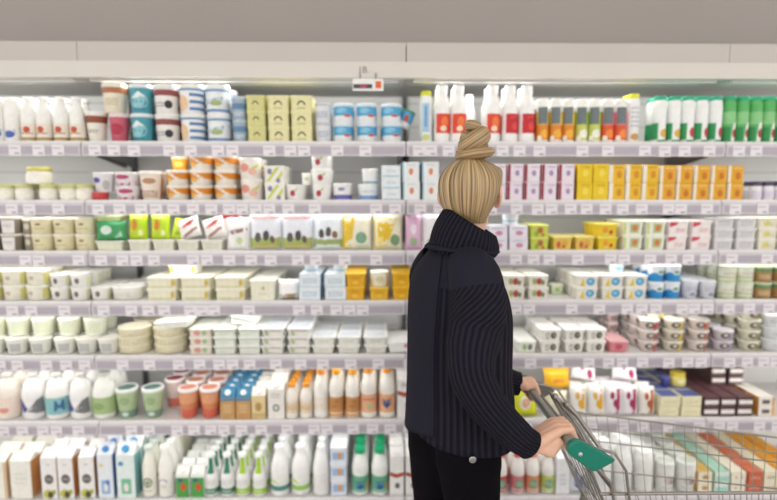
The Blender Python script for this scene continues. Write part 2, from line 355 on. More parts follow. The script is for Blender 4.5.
# ---- second shelf
R(2,'jar','glass jar of cream with yellow green lid','jar',[4,24,47.5,69,85],16.5,16,rows=2,c='edeade',lid='cfcf8a',prints=[('r',-1.2,1.2,.12,.6,'f2efe2')])
R(2,'jar','wide glass jar stacked on the cream jars','jar',[39.5],24,17,z0=16,c='efece0',lid='d3cb6c',prints=[('r',-1.2,1.2,.12,.6,'f4f1e6')])
R(2,'cup','red tub under a silver cup','yogurt',[100],16,8,c='cf4a4c',lid='d86a68',taper=.9)
R(2,'cup','silver white cup with purple oval','yogurt',[103],21,20,z0=8,rows=1,c='e6e3e6',lid='e9e8ea',taper=.72,prints=[('d',-.2,.6,.35,.14,'5b4d9e'),('d',.6,.35,.3,.25,'b9b7b5')])
R(2,'cup','white cup with magenta print','yogurt',[127.5],25,14,L=2,rows=2,c='ece4e6',lid='eeeaea',taper=.82,prints=[('p',[(-1,.05),(1,.05),(1,.35),(0,.2),(-1,.4)],'b23c63'),('d',0,.65,.5,.16,'b94d74')])
R(2,'cup','white cup with brown pattern','yogurt',[150.5],23,29,rows=2,c='efe3d4',lid='f1ebe2',taper=.74,prints=[('l',-.7,.7,.1,.35,3,'9a5a3a'),('d',0,.66,.5,.1,'b98a6a'),('r',1.0,1.3,.1,.8,'dd8a35')])
R(2,'cup','white cup with orange diagonal swoosh','yogurt',[178,201.5,226],23.2,15,L=[2,3,3],rows=2,c='f1ebe0',lid='f3efe6',taper=.84,prints=[('r',-2.4,2.4,.40,.80,'d98826'),('p',[(-.8,.8),(-.3,.8),(.6,.4),(.1,.4)],'f3ead8'),('d',-.5,.35,.3,.15,'e8b25c')])
R(2,'cup','orange cup raised on the back cups','yogurt',[181],18,14,z0=30,y0=.06,c='e3a23a',lid='f0e2c0',taper=.84,prints=[('d',0,.45,.5,.2,'f0c560')])
R(2,'cup','white tub with pink flower print','tub',[251],23,21,L=2,rows=2,c='f2ece4',lid='f4f0ea',taper=.86,prints=[('d',-.3,.55,.4,.2,'e39a8c'),('d',.35,.35,.35,.15,'e7b7a6'),('p',[(.1,.5),(.9,.75),(.7,.5)],'c9cf6a')])
R(2,'tray','white tub with lime and violet diagonal stripes','tub',[274.5],21.5,17,L=2,rows=2,dep=22,c='efeee6',lid='f0efe6',taper=.9,prints=[('p',[(-1,.1),(-.6,.1),(.6,.9),(.2,.9)],'cbd45c'),('p',[(0,.1),(.5,.1),(1,.5),(1,.75)],'cbd45c'),('d',-.55,.68,.28,.17,'8c86a8'),('d',.5,.15,.25,.14,'8c86a8')])
CH_=[('d',-.1,.45,.22,.2,'b23a45'),('p',[(0,.62),(.35,.85),(.2,.6)],'a9bd55')]
R(2,'cup','white tub with cherry print','tub',[296,321.5],21,15.5,L=[1,3],rows=2,c='f3f2ee',lid='f5f4f0',taper=.86,prints=CH_)
R(2,'cup','small plain white tub','tub',[307],11,12,z0=15.5,y0=.03,c='f1f0ec',taper=.86,prints=[('d',0,.5,.4,.15,'c9cf9a')])
R(2,'cup','white tub with violet base band','tub',[342],20,17,rows=2,c='f1f1f0',taper=.86,prints=[('r',-2.4,2.4,.05,.32,'6a64ad'),('d',0,.66,.3,.1,'8f8fb5')])
R(2,'cup','white tub with pale blue base band','tub',[368.5],22,16,L=1,rows=2,c='f0f2f3',taper=.84,prints=[('r',-2.4,2.4,.05,.3,'7fa3cf'),('l',-.5,.5,.45,.65,2,'aebfd6')])
R(2,'cup','small white tub on the pale blue tub','tub',[369.5],17,15,z0=16.2,c='f2f3f3',taper=.86,prints=[('r',-2.4,2.4,.05,.16,'6fa3ba')])
R(2,'box','flat white box with pale blue edge','box',[391],19,11.5,L=3,rows=2,dep=19,c='e9eff2',side='9cc5d6',prints=[('r',-.9,.9,.05,.14,'9cc5d6'),('l',-.5,.5,.4,.65,2,'b9cdd6')])
R(2,'box','white carton with orange dot','box',[411,430.5],17,19,L=2,rows=2,dep=19,c='edf0f1',side='86b7c9',prints=[('r',-1,-.88,.02,.98,'86b7c9'),('d',.05,.5,.25,.18,'df8a5a'),('l',-.5,.5,.8,.9,1,'c3ccd2')])
R(2,'box','pinkish white carton with dark red edge','box',step(498,5,17),16,18,L=2,rows=2,dep=17,c='eadfe8',side='93203a',prints=[('r',-1,-.62,.02,.98,'93203a'),('d',.25,.5,.28,.16,'a78fb5'),('l',-.2,.8,.78,.9,1,'b9aac0')])
R(2,'box','lemon yellow carton','box',[584.5,600.5],15.4,18,L=2,rows=2,dep=17,c='e9c81e',prints=[('d',.1,.5,.4,.2,'f0d84c'),('l',-.6,.6,.78,.9,1,'c9a51c')])
R(2,'box','yellow carton with white edge','box',[616.5,633.5,650],15.8,17.7,L=2,rows=2,dep=17,c='ebbb20',side='eee9dc',prints=[('r',-1,-.5,.02,.98,'efe9dc'),('d',.35,.45,.35,.22,'d3901c'),('l',-.3,.8,.78,.9,1,'c98b1c')])
R(2,'box','orange yellow carton with white edge','box',step(667.5,5,17),15.8,17.4,L=2,rows=2,dep=17,c='e3a61c',side='eee9dc',prints=[('r',-1,-.62,.02,.98,'efe6d2'),('d',.3,.4,.35,.22,'c8741c'),('l',-.3,.8,.78,.9,1,'f0d9a0')])
R(2,'jar','small white jar with dark violet lid','jar',step(757,3,11.5),10.6,19,rows=2,c='ece9ec',lid='4f465e',prints=[('r',-1.2,1.2,.12,.5,'d5cfdc')])
# ---- third shelf
R(3,'cup','grey white cup with dark taupe sides','yogurt',[-9,12,],20,17,L=2,rows=2,c='8a8072',lid='dedbd2',taper=.86,prints=[('r',-.55,.55,.04,.82,'e9e6e4'),('l',-.35,.35,.4,.6,2,'aaa7a5')])
R(3,'cup','dark taupe cup behind the cream tubs','yogurt',[29],11,16,L=2,y0=.03,c='9b917f',lid='dedbd2',taper=.86,prints=[('d',0,.5,.4,.2,'cfc9b8')])
R(3,'cup','cream tub with small brown mark','tub',[42.5,65,86],21.5,16.5,L=2,rows=2,c='e6deb9',lid='efeada',taper=.88,prints=[('d',0,.62,.2,.07,'8f7f4a'),('l',-.4,.4,.3,.42,1,'c2b88c')])
R(3,'tray','flat white green curd pack','cheese',[108],29,10,rows=2,dep=26,c='e3e6cf',lid='e9eadb')
R(3,'bag','green pouch with white leaf','cheese',[108.5],31,19,z0=10.5,dep=12,c='3f9a60',lean=.05,prints=[('d',-.2,.55,.4,.24,'d5e8d8'),('p',[(.3,.1),(.9,.2),(.8,.5)],'9ccbaa')],name='curd_pouch')
R(3,'tray','pale green pack lying on the green pouch','cheese',[108],26,5,z0=30,y0=.02,dep=24,c='d8e2a8',lid='e3eac0')
R(3,'tray','white mesh cheese pack','cheese',[139,163,187,211],23,11,dep=22,c='e4e3d4',lid='ecebe2',prints=[('l',-.8,.8,.2,.7,2,'cfd0b8')])
R(3,'bag','lime green bag with orange spot','cheese',[136,157.5],19.5,27,z0=11,y0=.01,dep=13,lean=.1,c='b9d42c',prints=[('d',-.2,.55,.35,.2,'d8822c'),('p',[(-.8,.8),(.8,.75),(.5,.95)],'d5e66a'),('d',.5,.25,.25,.12,'e6eaa0')],name='cheese_bag')
R(3,'bag','crumpled lime green bag','cheese',[175.5],15,21,z0=11,y0=.02,dep=12,lean=.2,c='bfd638',tilt=12,prints=[('p',[(-.6,.7),(.6,.5),(.4,.85)],'e0e88a'),('d',.1,.3,.4,.1,'95b024')])
R(3,'bag','white bag with red slanting stripes','cheese',[190,214],22,20,z0=13,y0=-.002,dep=12,lean=.2,c='f3efec',tilt=-16,prints=[('p',[(-.9,.5),(.2,.85),(.9,.9),(.5,.7)],'d8554a'),('p',[(-.9,.15),(.9,.5),(.9,.35),(-.6,.05)],'a8837a')])
R(3,'tray','white cheese pack with dark red top','cheese',[227],31,36,rows=1,dep=24,y0=.11,c='ece8e4',lid='b5363c',prints=[('r',-1,1,.86,.98,'b5363c')])
R(3,'bag','white bag with grey red print in front of the dark red pack','cheese',[237],24,33,dep=13,z0=0,lean=.1,c='f0efec',prints=[('p',[(-.9,.6),(.9,.7),(.9,.6),(-.9,.45)],'9a7478'),('d',.2,.3,.3,.12,'c9d6a0')])
COW=[('r',-1,1,.06,.34,'a9b56a'),('d',-.45,.35,.22,.13,'5d5450'),('d',.1,.4,.2,.14,'4d4a4c'),('d',.5,.3,.15,.1,'6b5548'),('r',-.8,.8,.06,.14,'cfc27a'),('r',-.9,.9,.86,.94,'e6a09c')]
R(3,'bag','pale blue bag with cows on pasture and pink top','cheese',[264,297],34,38,dep=15,lean=.05,c='e6e9f0',prints=COW)
R(3,'bag','large white bag with cows, beside the yellow bags','cheese',[327],32,38,dep=16,lean=.05,c='e9f0f4',prints=[('r',-1,1,.08,.3,'9fae72'),('d',-.45,.45,.2,.12,'4e4a48'),('d',.05,.5,.2,.13,'57504a'),('d',.5,.42,.2,.1,'8b6a50'),('r',-.8,.8,.08,.16,'dfe6da')])
YB=[('p',[(-1,.95),(-.1,.9),(-.35,.1),(-1,.05)],'e6c23a'),('d',.35,.35,.4,.16,'7fa88a'),('r',0,.9,.06,.16,'cdd6b8')]
R(3,'bag','cream bag with yellow side and green picture','cheese',[357],31,37,dep=14,lean=.05,c='f0ecd6',prints=YB)
R(3,'bag','yellow and cream bag with green picture','cheese',[389],31,36,dep=14,lean=.05,c='ebe6c8',prints=[('p',[(-1,.95),(.6,.9),(-.1,.1),(-1,.05)],'e3bd20'),('d',.5,.3,.35,.16,'7a9a72'),('p',[(-.9,.35),(-.3,.4),(-.5,.12)],'f0dc7a')])
R(3,'bag','mauve pink bag with white flower','cheese',[413.5],17,36,dep=10,lean=.05,c='ddb5cf',prints=[('d',0,.6,.4,.15,'f0e0ec'),('d',0,.25,.5,.12,'9fb58f')])
R(3,'bag','white bag with green and red foot, beside the mauve bag','cheese',[433],20,37,dep=11,lean=.05,c='f1eef0',prints=[('d',0,.2,.6,.14,'8aa585'),('d',.3,.15,.2,.08,'c2554e')])
R(3,'box','lavender white carton with pink mark','box',[498,518.5],19,12.5,L=2,rows=2,dep=18,c='e9e5ee',side='cfcad8',prints=[('d',.1,.4,.4,.2,'cf8fa8'),('l',-.7,.7,.7,.85,1,'b8b3c8')])
R(3,'cup','small white cup on the lavender cartons','yogurt',[510],17,12,z0=25,c='eaf0f2',lid='f0f3f4',taper=.84,prints=[('r',-2.4,2.4,.3,.45,'a5c8d6')])
R(3,'tray','lime green tub with red berries','tub',[539.5],20,13,L=2,rows=2,dep=20,c='c6cf52',lid='dde27c',taper=.88,prints=[('d',.1,.55,.4,.25,'b5683c'),('d',-.4,.3,.3,.2,'8fae3a'),('d',.5,.2,.2,.12,'cf4a3c')])
R(3,'tray','low yellow tub with pink print','tub',[562.5,585.5],21,14,rows=2,dep=20,c='e2c45a',lid='e8dc8c',taper=.86,prints=[('d',-.5,.4,.3,.25,'c9603c'),('d',.3,.5,.4,.25,'dca640'),('p',[(-.2,.15),(.5,.2),(.2,.4)],'b23c50')])
R(3,'tray','bright yellow tub with red print','tub',[608],22,13.5,L=2,rows=2,dep=21,c='e6c628',lid='ece26a',taper=.84,prints=[('d',-.3,.5,.35,.22,'e89c2c'),('d',.45,.35,.25,.16,'c7482c'),('p',[(-.7,.15),(.3,.18),(-.1,.3)],'cfe07a')])
R(3,'tray','white tub with green and orange picture','tub',[633,656],22.5,15,L=2,rows=2,dep=22,c='eeeee2',lid='efefdf',taper=.84,prints=[('r',-.35,.8,.15,.8,'b6c48c'),('d',.25,.5,.35,.22,'cf7f4a'),('r',-1.1,-.85,.1,.85,'c7d86a')])
R(3,'tray','white tub with red corner','tub',[678.5,701.5],22.5,15,L=2,rows=2,dep=22,c='efe6e4',lid='f2ecea',taper=.86,prints=[('p',[(-1.1,.9),(-.1,.9),(-.3,.7),(-1.1,.55)],'cf4650'),('l',-.3,.8,.2,.5,2,'d9a8a6')])
R(3,'tray','grey white tub','tub',[724.5,746.5],21,11,L=3,rows=2,dep=21,c='dcdadb',lid='e9e7e6',taper=.88,prints=[('l',-.8,.8,.2,.75,2,'c2bfc4')])
R(3,'tray','white tub with pale yellow swirl','tub',[768,790],20.5,11,L=3,rows=2,dep=21,c='e8e4d2',lid='efecdf',taper=.88,prints=[('d',-.2,.45,.5,.25,'d8cf72'),('l',.2,.9,.2,.5,2,'c8c4b0')])
# ---- fourth shelf
R(4,'cup','cream tub with pale yellow side','tub',[-9,15,38.5],23.5,15.5,L=2,rows=3,c='efecdc',lid='f3f1e4',taper=.88,prints=[('r',.7,1.3,.1,.8,'d9d384'),('d',-.1,.5,.2,.14,'c9b9ac')])
R(4,'cup','white cup with brown round mark','yogurt',[60.5,81,101],19.5,13.5,L=[2,2,1],rows=3,c='f2f1ea',lid='f5f4ee',taper=.84,prints=[('d',0,.5,.2,.22,'7c6d72'),('r',.85,1.2,.1,.8,'dcdcae')])
R(4,'cup','low wide white tub','tub',[128],32,13.5,rows=3,c='f2f1e8',taper=.88,prints=[('l',-.4,.4,.3,.6,2,'d9d9cc')])
R(4,'tray','cream wrapped cheese block','cheese',[161.5,195,229.5],32,12,L=[2,2,2],rows=3,dep=26,c='ece8cf',lid='f3f1e2',taper=.9,prints=[('r',-1,1,.1,.25,'d6d2a8'),('d',.95,.5,.15,.3,'d3b443')])
R(4,'tray','white cheese pack with yellow corners laid on top','cheese',[183],30,10,z0=24.5,y0=.06,dep=26,c='f2f0e2',lid='f5f3ea',taper=.9,prints=[('d',-1,.5,.16,.35,'d9c95a'),('d',1,.5,.16,.35,'c9b94a')])
R(4,'tray','plain cream tub with small gold mark','cheese',[262],27,21,rows=3,dep=26,c='ecead6',lid='f3f2e8',taper=.9,prints=[('d',.1,.6,.15,.1,'c9b878'),('l',-.4,.4,.25,.4,1,'d6d2b8')])
R(4,'bag','white bag over brown grain','cheese',[288],23,21,dep=13,lean=.05,c='f3f2f0',prints=[('p',[(-.9,.05),(.9,.05),(.8,.35),(-.8,.3)],'9c8a70'),('d',-.3,.2,.2,.08,'c9bda8')])
R(4,'box','pale blue carton with grey print','box',[310,335],21.5,13.6,L=2,rows=3,dep=22,c='e6eef2',side='8fb5cf',prints=[('l',-.7,.7,.25,.7,3,'b0bfd0'),('r',-1,1,.02,.08,'b5cdd9')])
R(4,'cup','small pale blue cup on the blue cartons','yogurt',[312,341],15,11,z0=27.4,c='e9f0f3',lid='f0f4f5',taper=.84,prints=[('r',-2.4,2.4,.2,.4,'a9cbdc')])
YC=[('l',-.6,.6,.5,.75,2,'d9941c'),('d',0,.3,.4,.12,'f2c44a')]
R(4,'tray','amber yellow tub with orange lettering','tub',[355.5,402],21,14,L=2,rows=3,dep=21,c='e5ae20',lid='efc340',taper=.86,prints=YC)
R(4,'tray','lower yellow tub between amber stacks','tub',[379],20,13,rows=3,dep=20,c='e5b62c',lid='efc84a',taper=.9,prints=YC)
R(4,'cup','cream cup on the middle yellow tub','yogurt',[379],20,16,z0=13.1,c='efecd9',lid='f2f0e4',taper=.82,prints=[('d',0,.5,.4,.2,'d9cfa0')])
RG=[('d',-.5,.5,.3,.28,'a8b06a'),('d',.1,.5,.35,.3,'b24a50'),('d',.6,.4,.25,.22,'7c8a5a')]
R(4,'tray','white cup with strawberry and leaf picture','yogurt',[515,538.5],22,12.5,L=2,rows=3,dep=20,c='ebe8dc',lid='eceadf',taper=.84,prints=RG,pitch=1.2)
R(4,'tray','small green cup set far back','yogurt',[558],13,11,y0=.1,dep=13,c='c5cfa8',lid='dfe3cf',prints=[('d',0,.5,.4,.2,'8fae72')])
BY=[('p',[(-.9,.1),(-.3,.1),(-.45,.8)],'e6c83c'),('d',.35,.48,.5,.33,'4e9fcb'),('d',.3,.5,.25,.15,'9cd0e6')]
R(4,'tray','white cup with yellow and blue picture','yogurt',[588,613,637],24,12.5,L=2,rows=3,dep=20,c='ece9de',lid='f2f0e8',taper=.86,prints=BY,pitch=1.2)
R(4,'cup','small cup with blue print on the picture cups','yogurt',[615],16,10,z0=25.2,y0=.05,c='eef2f4',taper=.84,prints=[('d',0,.5,.5,.25,'7fb3d6')])
R(4,'cup','white tub with bright blue wave','tub',[655.5,672.5],16.6,17.5,L=2,rows=3,c='edf3f7',lid='eef4f8',taper=.84,prints=[('r',-2.4,2.4,.04,.44,'2f8ecb'),('d',-.5,.44,.4,.12,'2f8ecb'),('d',.15,.6,.3,.1,'7a9f8a')])
R(4,'cup','silver white cup with grey print','yogurt',[690.5,708],17,19,rows=4,c='dfe0e8',lid='e6e9ee',taper=.76,prints=[('l',-.7,.7,.4,.7,3,'b0b0c2'),('d',0,.25,.35,.12,'9a9cb0')])
R(4,'cup','pale green striped tub','tub',[726.5,744.5],17.6,17,L=2,rows=3,c='e8ead8',lid='dfe8cf',taper=.92,prints=[('r',-2.4,2.4,.28,.36,'b9c78a'),('l',-.6,.6,.45,.65,2,'c9bfb0'),('r',-2.4,2.4,.04,.1,'c5cf9a')])
R(4,'cup','brown tub with green band','tub',[762.5,780.5],17.6,17,L=2,rows=3,c='b48a5a',lid='c9d6b8',taper=.92,prints=[('r',-2.4,2.4,.62,.84,'6d8f5a'),('l',-.6,.6,.2,.5,3,'dcc7a2')])
# ---- fifth shelf
R(5,'cup','pale cup with grey label','yogurt',[-7,16,40,64,87,108],22,16.5,L=1,rows=3,c='eeeee6',lid='f4f3ec',taper=.78,prints=[('r',-.3,.55,.15,.7,'bfc0bc'),('r',-1.2,-.8,.1,.7,'d6d9a6')])
R(5,'cup','pale tub stacked on the grey labelled cups','tub',[-4,20,44,70,96],23,18.5,z0=16.7,L=1,rows=2,y0=.04,c='eceedd',lid='f4f4e8',taper=.86,prints=[('r',-.2,.7,.15,.75,'dde3c8'),('r',-1.3,-.7,.1,.8,'cfd06a')])
R(5,'cup','round crumbly cream cheese pack','cheese',[135,170.5],34,9,L=3,rows=2,c='e9e2c4',lid='efe9d2',taper=.94,prints=[('l',-1.2,1.2,.15,.8,2,'d9cda2')])
R(5,'tray','flat white pack lying on the cheese packs','cheese',[172],38,7,z0=27.5,dep=30,c='f3f3ea',lid='f6f6f0',tilt=-3)
R(5,'tray','pack of salad cheese with pink print','cheese',[200],24,9,L=3,rows=2,dep=22,c='e9dcd0',lid='eef0e4',taper=.9,prints=[('d',-.3,.5,.4,.3,'d59a90'),('d',.5,.5,.3,.3,'a5c29a')])
R(5,'tray','white pack with mint green edge','cheese',[224,249],24,9,L=3,rows=3,dep=24,c='eaede2',lid='f1f3ec',taper=.86,prints=[('r',-1.1,1.1,.65,.9,'b9d2b8'),('l',-.6,.6,.25,.5,1,'d2d9cc')])
R(5,'tray','tilted white pack on top of the mint stacks','cheese',[243],30,9,z0=28,y0=.03,dep=24,c='f1f3ee',lid='f6f7f4',tilt=12,prints=[('r',-1,1,.6,.9,'c8dcc8')])
R(5,'tray','white pack with blue and red lid print','cheese',[272.5,299],25,9,L=3,rows=3,dep=24,c='eaeae0',lid='f1f2f2',top='cfd3dc',taper=.84,prints=[('l',-.9,.9,.6,.85,1,'b5737a'),('d',-.7,.4,.25,.3,'b3c59a')])
R(5,'tray','flat white tub with grey blue lid','tub',[323.5,349,375.5],25,9,L=2,rows=3,dep=22,c='ecece2',lid='f3f3ee',top='d3d8de',taper=.8,prints=[('l',-.6,.6,.3,.6,1,'d0d0c4')])
R(5,'tray','white pack with pink spot, last on the left bay','cheese',[399],24,11,z0=1.2,rows=2,dep=22,c='f3f3f0',lid='f7f7f5',tilt=-4,prints=[('d',.8,.6,.2,.2,'dc8fa0')])
PZ=[('a',-.45,.45,.22,.26,0,360,'6a655c'),('d',.35,.48,.4,.3,'6b6358'),('d',.45,.5,.15,.12,'a39a8c')]
R(5,'tray','white cup with green leaf mark','yogurt',[527.5],21,12.5,rows=3,dep=19,c='eef0e6',lid='f5f5f0',taper=.82,prints=[('d',-.3,.5,.3,.25,'a3bd7a'),('d',.45,.5,.3,.26,'75786a')])
R(5,'tray','white cup with dark oval picture','yogurt',[551,575,597],22,12.5,L=2,rows=3,dep=19,c='eeece4',lid='f5f4f0',top='e9e7e2',taper=.82,prints=PZ,pitch=1.2)
R(5,'tray','rose pink cup beside the white cups','yogurt',[620],21,12.5,rows=2,dep=19,c='d98590',lid='ecb9bd',taper=.82,prints=[('d',0,.5,.5,.25,'c25a6a')])
R(5,'cup','grey pink cup stacked tall behind the rose cup','yogurt',[611],15,11,L=4,y0=.15,rows=2,c='cdb9b4',lid='e9e2df',taper=.72,prints=[('d',0,.5,.6,.3,'8f7c78')])
def cupp(c): return [('d',-.1,.5,.42,.3,'6b6058'),('p',[(.2,.08),(.75,.08),(.75,.7),(.35,.8)],c),('d',-.1,.55,.18,.14,'ded6c8')]
R(5,'cup','cup with dark coffee picture and red mark','yogurt',[648],21,11.3,L=3,rows=4,c='e6dcd4',lid='efe9e4',taper=.72,prints=cupp('c9424a'))
R(5,'cup','cup with dark coffee picture and yellow mark','yogurt',[673],21,11.3,L=3,rows=4,c='e6e0d0',lid='f0ecdc',taper=.72,prints=cupp('e6c92c'))
R(5,'cup','cup with dark coffee picture and orange mark','yogurt',[698],21,11.3,L=3,rows=4,c='e6d8d0',lid='efe9e4',taper=.72,prints=cupp('e0682f'))
R(5,'cup','cup with dark coffee picture and lilac mark','yogurt',[723],21,11.3,L=[2],rows=2,c='dcd5dc',lid='e9e5ea',taper=.72,prints=cupp('b3a2c2'))
R(5,'cup','yellow and white cup lying on top of the coffee cups','yogurt',[654],19,9,z0=34.1,y0=.03,c='f0ecd0',lid='f4f2e0',taper=.8,prints=[('r',.1,.7,.1,.8,'e6d42c')])
R(5,'cup','tall taupe cup in back of the lilac cups','yogurt',[703],19,11,L=4,y0=.20,rows=2,c='b8b2a8',lid='d9d6d0',taper=.72,prints=[('d',0,.5,.5,.3,'867f76')])
R(5,'cup','cup with olive green picture','yogurt',[748.5],22,11.2,L=4,rows=3,c='dfdcc4',lid='eeece0',taper=.72,prints=cupp('b9b552'))
R(5,'cup','plain white cup with silver lid','yogurt',[771],22,13,L=3,rows=3,c='e6e9ec',lid='eff2f4',taper=.76,prints=[('l',-.5,.5,.3,.6,2,'b9c0c9')])
# ---- sixth shelf
J=[('r',-2.4,2.4,.05,.14,'e6e4e0')]
R(6,'bottle','peach white jug','milk jug',[7],24,47,rows=2,shape='jug',c='efe6da',cap='d8d6cc',prints=[('r',-1.2,1.2,.12,.5,'f0ddd0'),('d',.1,.22,.3,.06,'e39a8a')],name='milk_jug')
R(6,'bottle','white jug with violet and grey V mark','milk jug',[32.5,80.5],23.3,47,rows=2,shape='jug',c='f2f1ef',cap='d4d2cc',prints=[('p',[(-.9,.45),(-.6,.48),(-.05,.26),(-.3,.16),(-.9,.3)],'4a4496'),('p',[(.9,.5),(.5,.45),(-.1,.2),(.5,.14),(1,.14)],'7d7d80')],name='milk_jug')
R(6,'bottle','milk jug with teal label','milk jug',[57],23.3,47,rows=2,shape='jug',c='f2f1ec',cap='cfd2cc',prints=[('r',-2.4,2.4,.12,.5,'8fc3c6'),('p',[(.05,.2),(.2,.2),(.25,.34),(.4,.24),(.55,.34),(.6,.2),(.75,.2),(.7,.44),(.58,.44),(.4,.32),(.22,.44),(.1,.44)],'3f6f96')],name='milk_jug')
R(6,'bottle','milk jug with sage green label','milk jug',[104],23.3,47,rows=2,shape='jug',c='f2f2ec',cap='d4d6cc',prints=[('r',-2.4,2.4,.12,.5,'a9c189'),('d',0,.3,.4,.08,'8aa86a')],name='milk_jug')
R(6,'cup','pale green pot with dark base','yogurt',[127,152.5],23,32,rows=1,c='b7cba0',lid='eef1ee',lh=.12,top='5f7d74',taper=.70,prints=[('r',-2.4,2.4,.03,.26,'7f9a88'),('d',0,.6,.4,.14,'9db58a'),('d',0,.15,.3,.07,'d9e3da')])
R(6,'cup','pink and white pot with red lid centre','yogurt',[175],22,32,rows=2,y0=.11,c='e9d6cf',lid='f3efec',lh=.12,top='a8475a',taper=.72,prints=[('r',-2.4,2.4,.03,.35,'cf7a6a')])
R(6,'cup','orange red pot with white lid','yogurt',[188,210.5],21.5,32,rows=4,c='d98a62',lid='f3efec',lh=.12,top='d58a72',taper=.72,prints=[('r',-2.4,2.4,.03,.3,'d66a58'),('r',-1.2,1.2,.5,.85,'e3a27a')])
R(6,'carton','tan carton with blue gable','milk carton',[227,243],15.2,33,rows=5,c='c79a62',roof='3f83a6',cap='f0f3f4',gb=.68,prints=[('l',-.6,.6,.2,.5,3,'e0c29a'),('r',-1,1,.6,.66,'3f83a6')])
R(6,'carton','small cream carton with tan print','milk carton',[258.5],14.5,33,rows=4,c='e3cf9f',roof='efece2',cap='f4f3ef',gb=.76,prints=[('d',0,.4,.5,.15,'b9945a'),('r',-1,1,.05,.2,'d1b57c')])
R(6,'carton','white carton with grey crest','milk carton',[275.5],17,41,rows=4,c='eeeae4',cap='f4f3ef',gb=.78,prints=[('d',0,.3,.45,.1,'8c8984'),('d',0,.3,.25,.06,'d9d5cf'),('l',-.6,.6,.55,.7,2,'c9c4bd')])
R(6,'bottle','small orange capped bottle with cream label','bottle',[292,306],13.6,37,rows=4,shape='round',c='f2ede4',cap='e89a2c',capw=1.1,prints=[('r',-2.4,2.4,.16,.48,'ead6b8'),('l',-.7,.7,.25,.4,2,'c9a274')])
R(6,'bottle','orange capped bottle with yellow swirl','bottle',[320.5],15.6,52,rows=3,shape='round',c='f3f1ea',cap='eb9a30',capw=1.1,prints=[('r',-2.4,2.4,.16,.44,'efe6dc'),('p',[(-1,.2),(1,.28),(1,.36),(-1,.26)],'e3cf5a')])
R(6,'bottle','yellow capped bottle with tan label','bottle',[336.5,352.5],16,52,rows=3,shape='round',c='f3f0e8',cap='ecae20',capw=1.1,prints=[('r',-2.4,2.4,.12,.44,'c9945c'),('d',0,.3,.6,.1,'b57a44'),('r',-2.4,2.4,.04,.1,'e0a25a')])
R(6,'bottle','orange capped bottle with peach label','bottle',[369],17.5,54,rows=3,shape='round',c='f3f0e8',cap='ee9d2c',capw=1.1,prints=[('r',-2.4,2.4,.12,.48,'ecb18c'),('d',.1,.22,.4,.07,'b3c48c'),('l',-.6,.6,.34,.42,1,'c9805c')])
R(6,'bottle','orange capped bottle with blue heart on peach label','bottle',[387.5],17.5,54,rows=3,shape='round',c='f3f0e8',cap='ee9d2c',capw=1.1,prints=[('r',-2.4,2.4,.12,.48,'ecb184'),('p',[(-.5,.4),(0,.36),(.5,.42),(.45,.28),(.05,.2),(-.4,.28)],'27548f')])
R(6,'carton','white carton with red brown swoosh','milk carton',[404.5,420],15,52,rows=3,c='f3f1ee',cap='f4f3f0',gb=.8,prints=[('p',[(-1,.5),(0,.44),(1,.52),(1,.6),(0,.54),(-1,.58)],'b5583c'),('d',.4,.28,.35,.07,'e39a4c'),('l',-.5,.5,.66,.74,2,'9a9794')])
FL=lambda c:[('p',[(.1,.1),(.6,.1),(.7,.9),(.3,.9)],c),('d',-.3,.7,.25,.12,c),('d',.1,.45,.3,.14,c)]
R(6,'bag','lime yellow bag with pink figure','cheese',[526],29,30,dep=12,lean=.15,c='d9dc28',prints=[('d',0,.5,.5,.26,'efe9b8'),('d',.1,.5,.3,.16,'e3a59a'),('r',-.9,.9,.06,.14,'c2c81e')])
R(6,'bag','cream bag with grey print','cheese',[559],24,26,dep=13,lean=.1,c='efe8d2',rows=2,prints=[('l',-.6,.6,.3,.5,2,'cfc6aa')])
R(6,'bag','orange yellow bag on the cream bag','cheese',[559],29,20,dep=13,lean=.4,z0=26.5,y0=.03,c='e8ae1e',prints=[('p',[(-.8,.3),(.8,.4),(.8,.55),(-.8,.5)],'d98a1a')])
R(6,'bag','white bag with golden flowers','cheese',[581,598],19,32,dep=12,lean=.1,rows=3,c='f1efea',prints=FL('e2aa28'))
R(6,'bag','white bag with magenta flowers','cheese',[615.5,632],19,32,dep=12,lean=.1,rows=3,c='f1ecee',prints=FL('a5285e'))
R(6,'bag','large white bag with magenta flowers, laid on top','cheese',[586,627],29,24,z0=33,y0=.05,dep=16,lean=.8,c='f1ecee',tilt=12,prints=[('d',-.3,.6,.22,.16,'a82a60'),('d',.35,.35,.25,.18,'a82a60'),('d',.5,.8,.18,.12,'a82a60')])
R(6,'bag','white bag with terracotta flower','cheese',[650],17,31,dep=12,lean=.08,rows=2,c='f1ece4',prints=FL('b9602c'))
R(6,'box','cream butter pack with blue top','butter',[670,691.5],21,11,L=2,rows=4,dep=20,c='efe8c6',topc='5a659c',prints=[('l',-.7,.7,.3,.6,2,'d9cf9c'),('r',-1,1,.02,.1,'e0d8a8')])
R(6,'jar','dark blue jar on the butter packs','jar',[664],9,12,z0=22.3,y0=.10,c='3d3f7c',lid='5a5c9a')
R(6,'jar','yellow jar on the butter packs','jar',[676],17,15,z0=22.3,y0=.10,c='e0d27c',lid='d9c23c',prints=[('d',0,.4,.4,.14,'efe6b0')])
BB=[('r',-.92,.92,.28,.72,'eee9e6'),('l',-.7,.7,.05,.2,1,'8c7070')]
R(6,'box','brown and white butter pack','butter',[711,728,745],16.4,10.5,L=2,rows=5,dep=18,c='5c3f42',topc='6b474b',prints=BB)
R(6,'box','butter pack with white panel stacked behind brown packs','butter',[716,734],16.4,10.5,z0=21.2,L=2,rows=3,dep=18,y0=.14,c='5f4a46',topc='57504a',prints=BB)
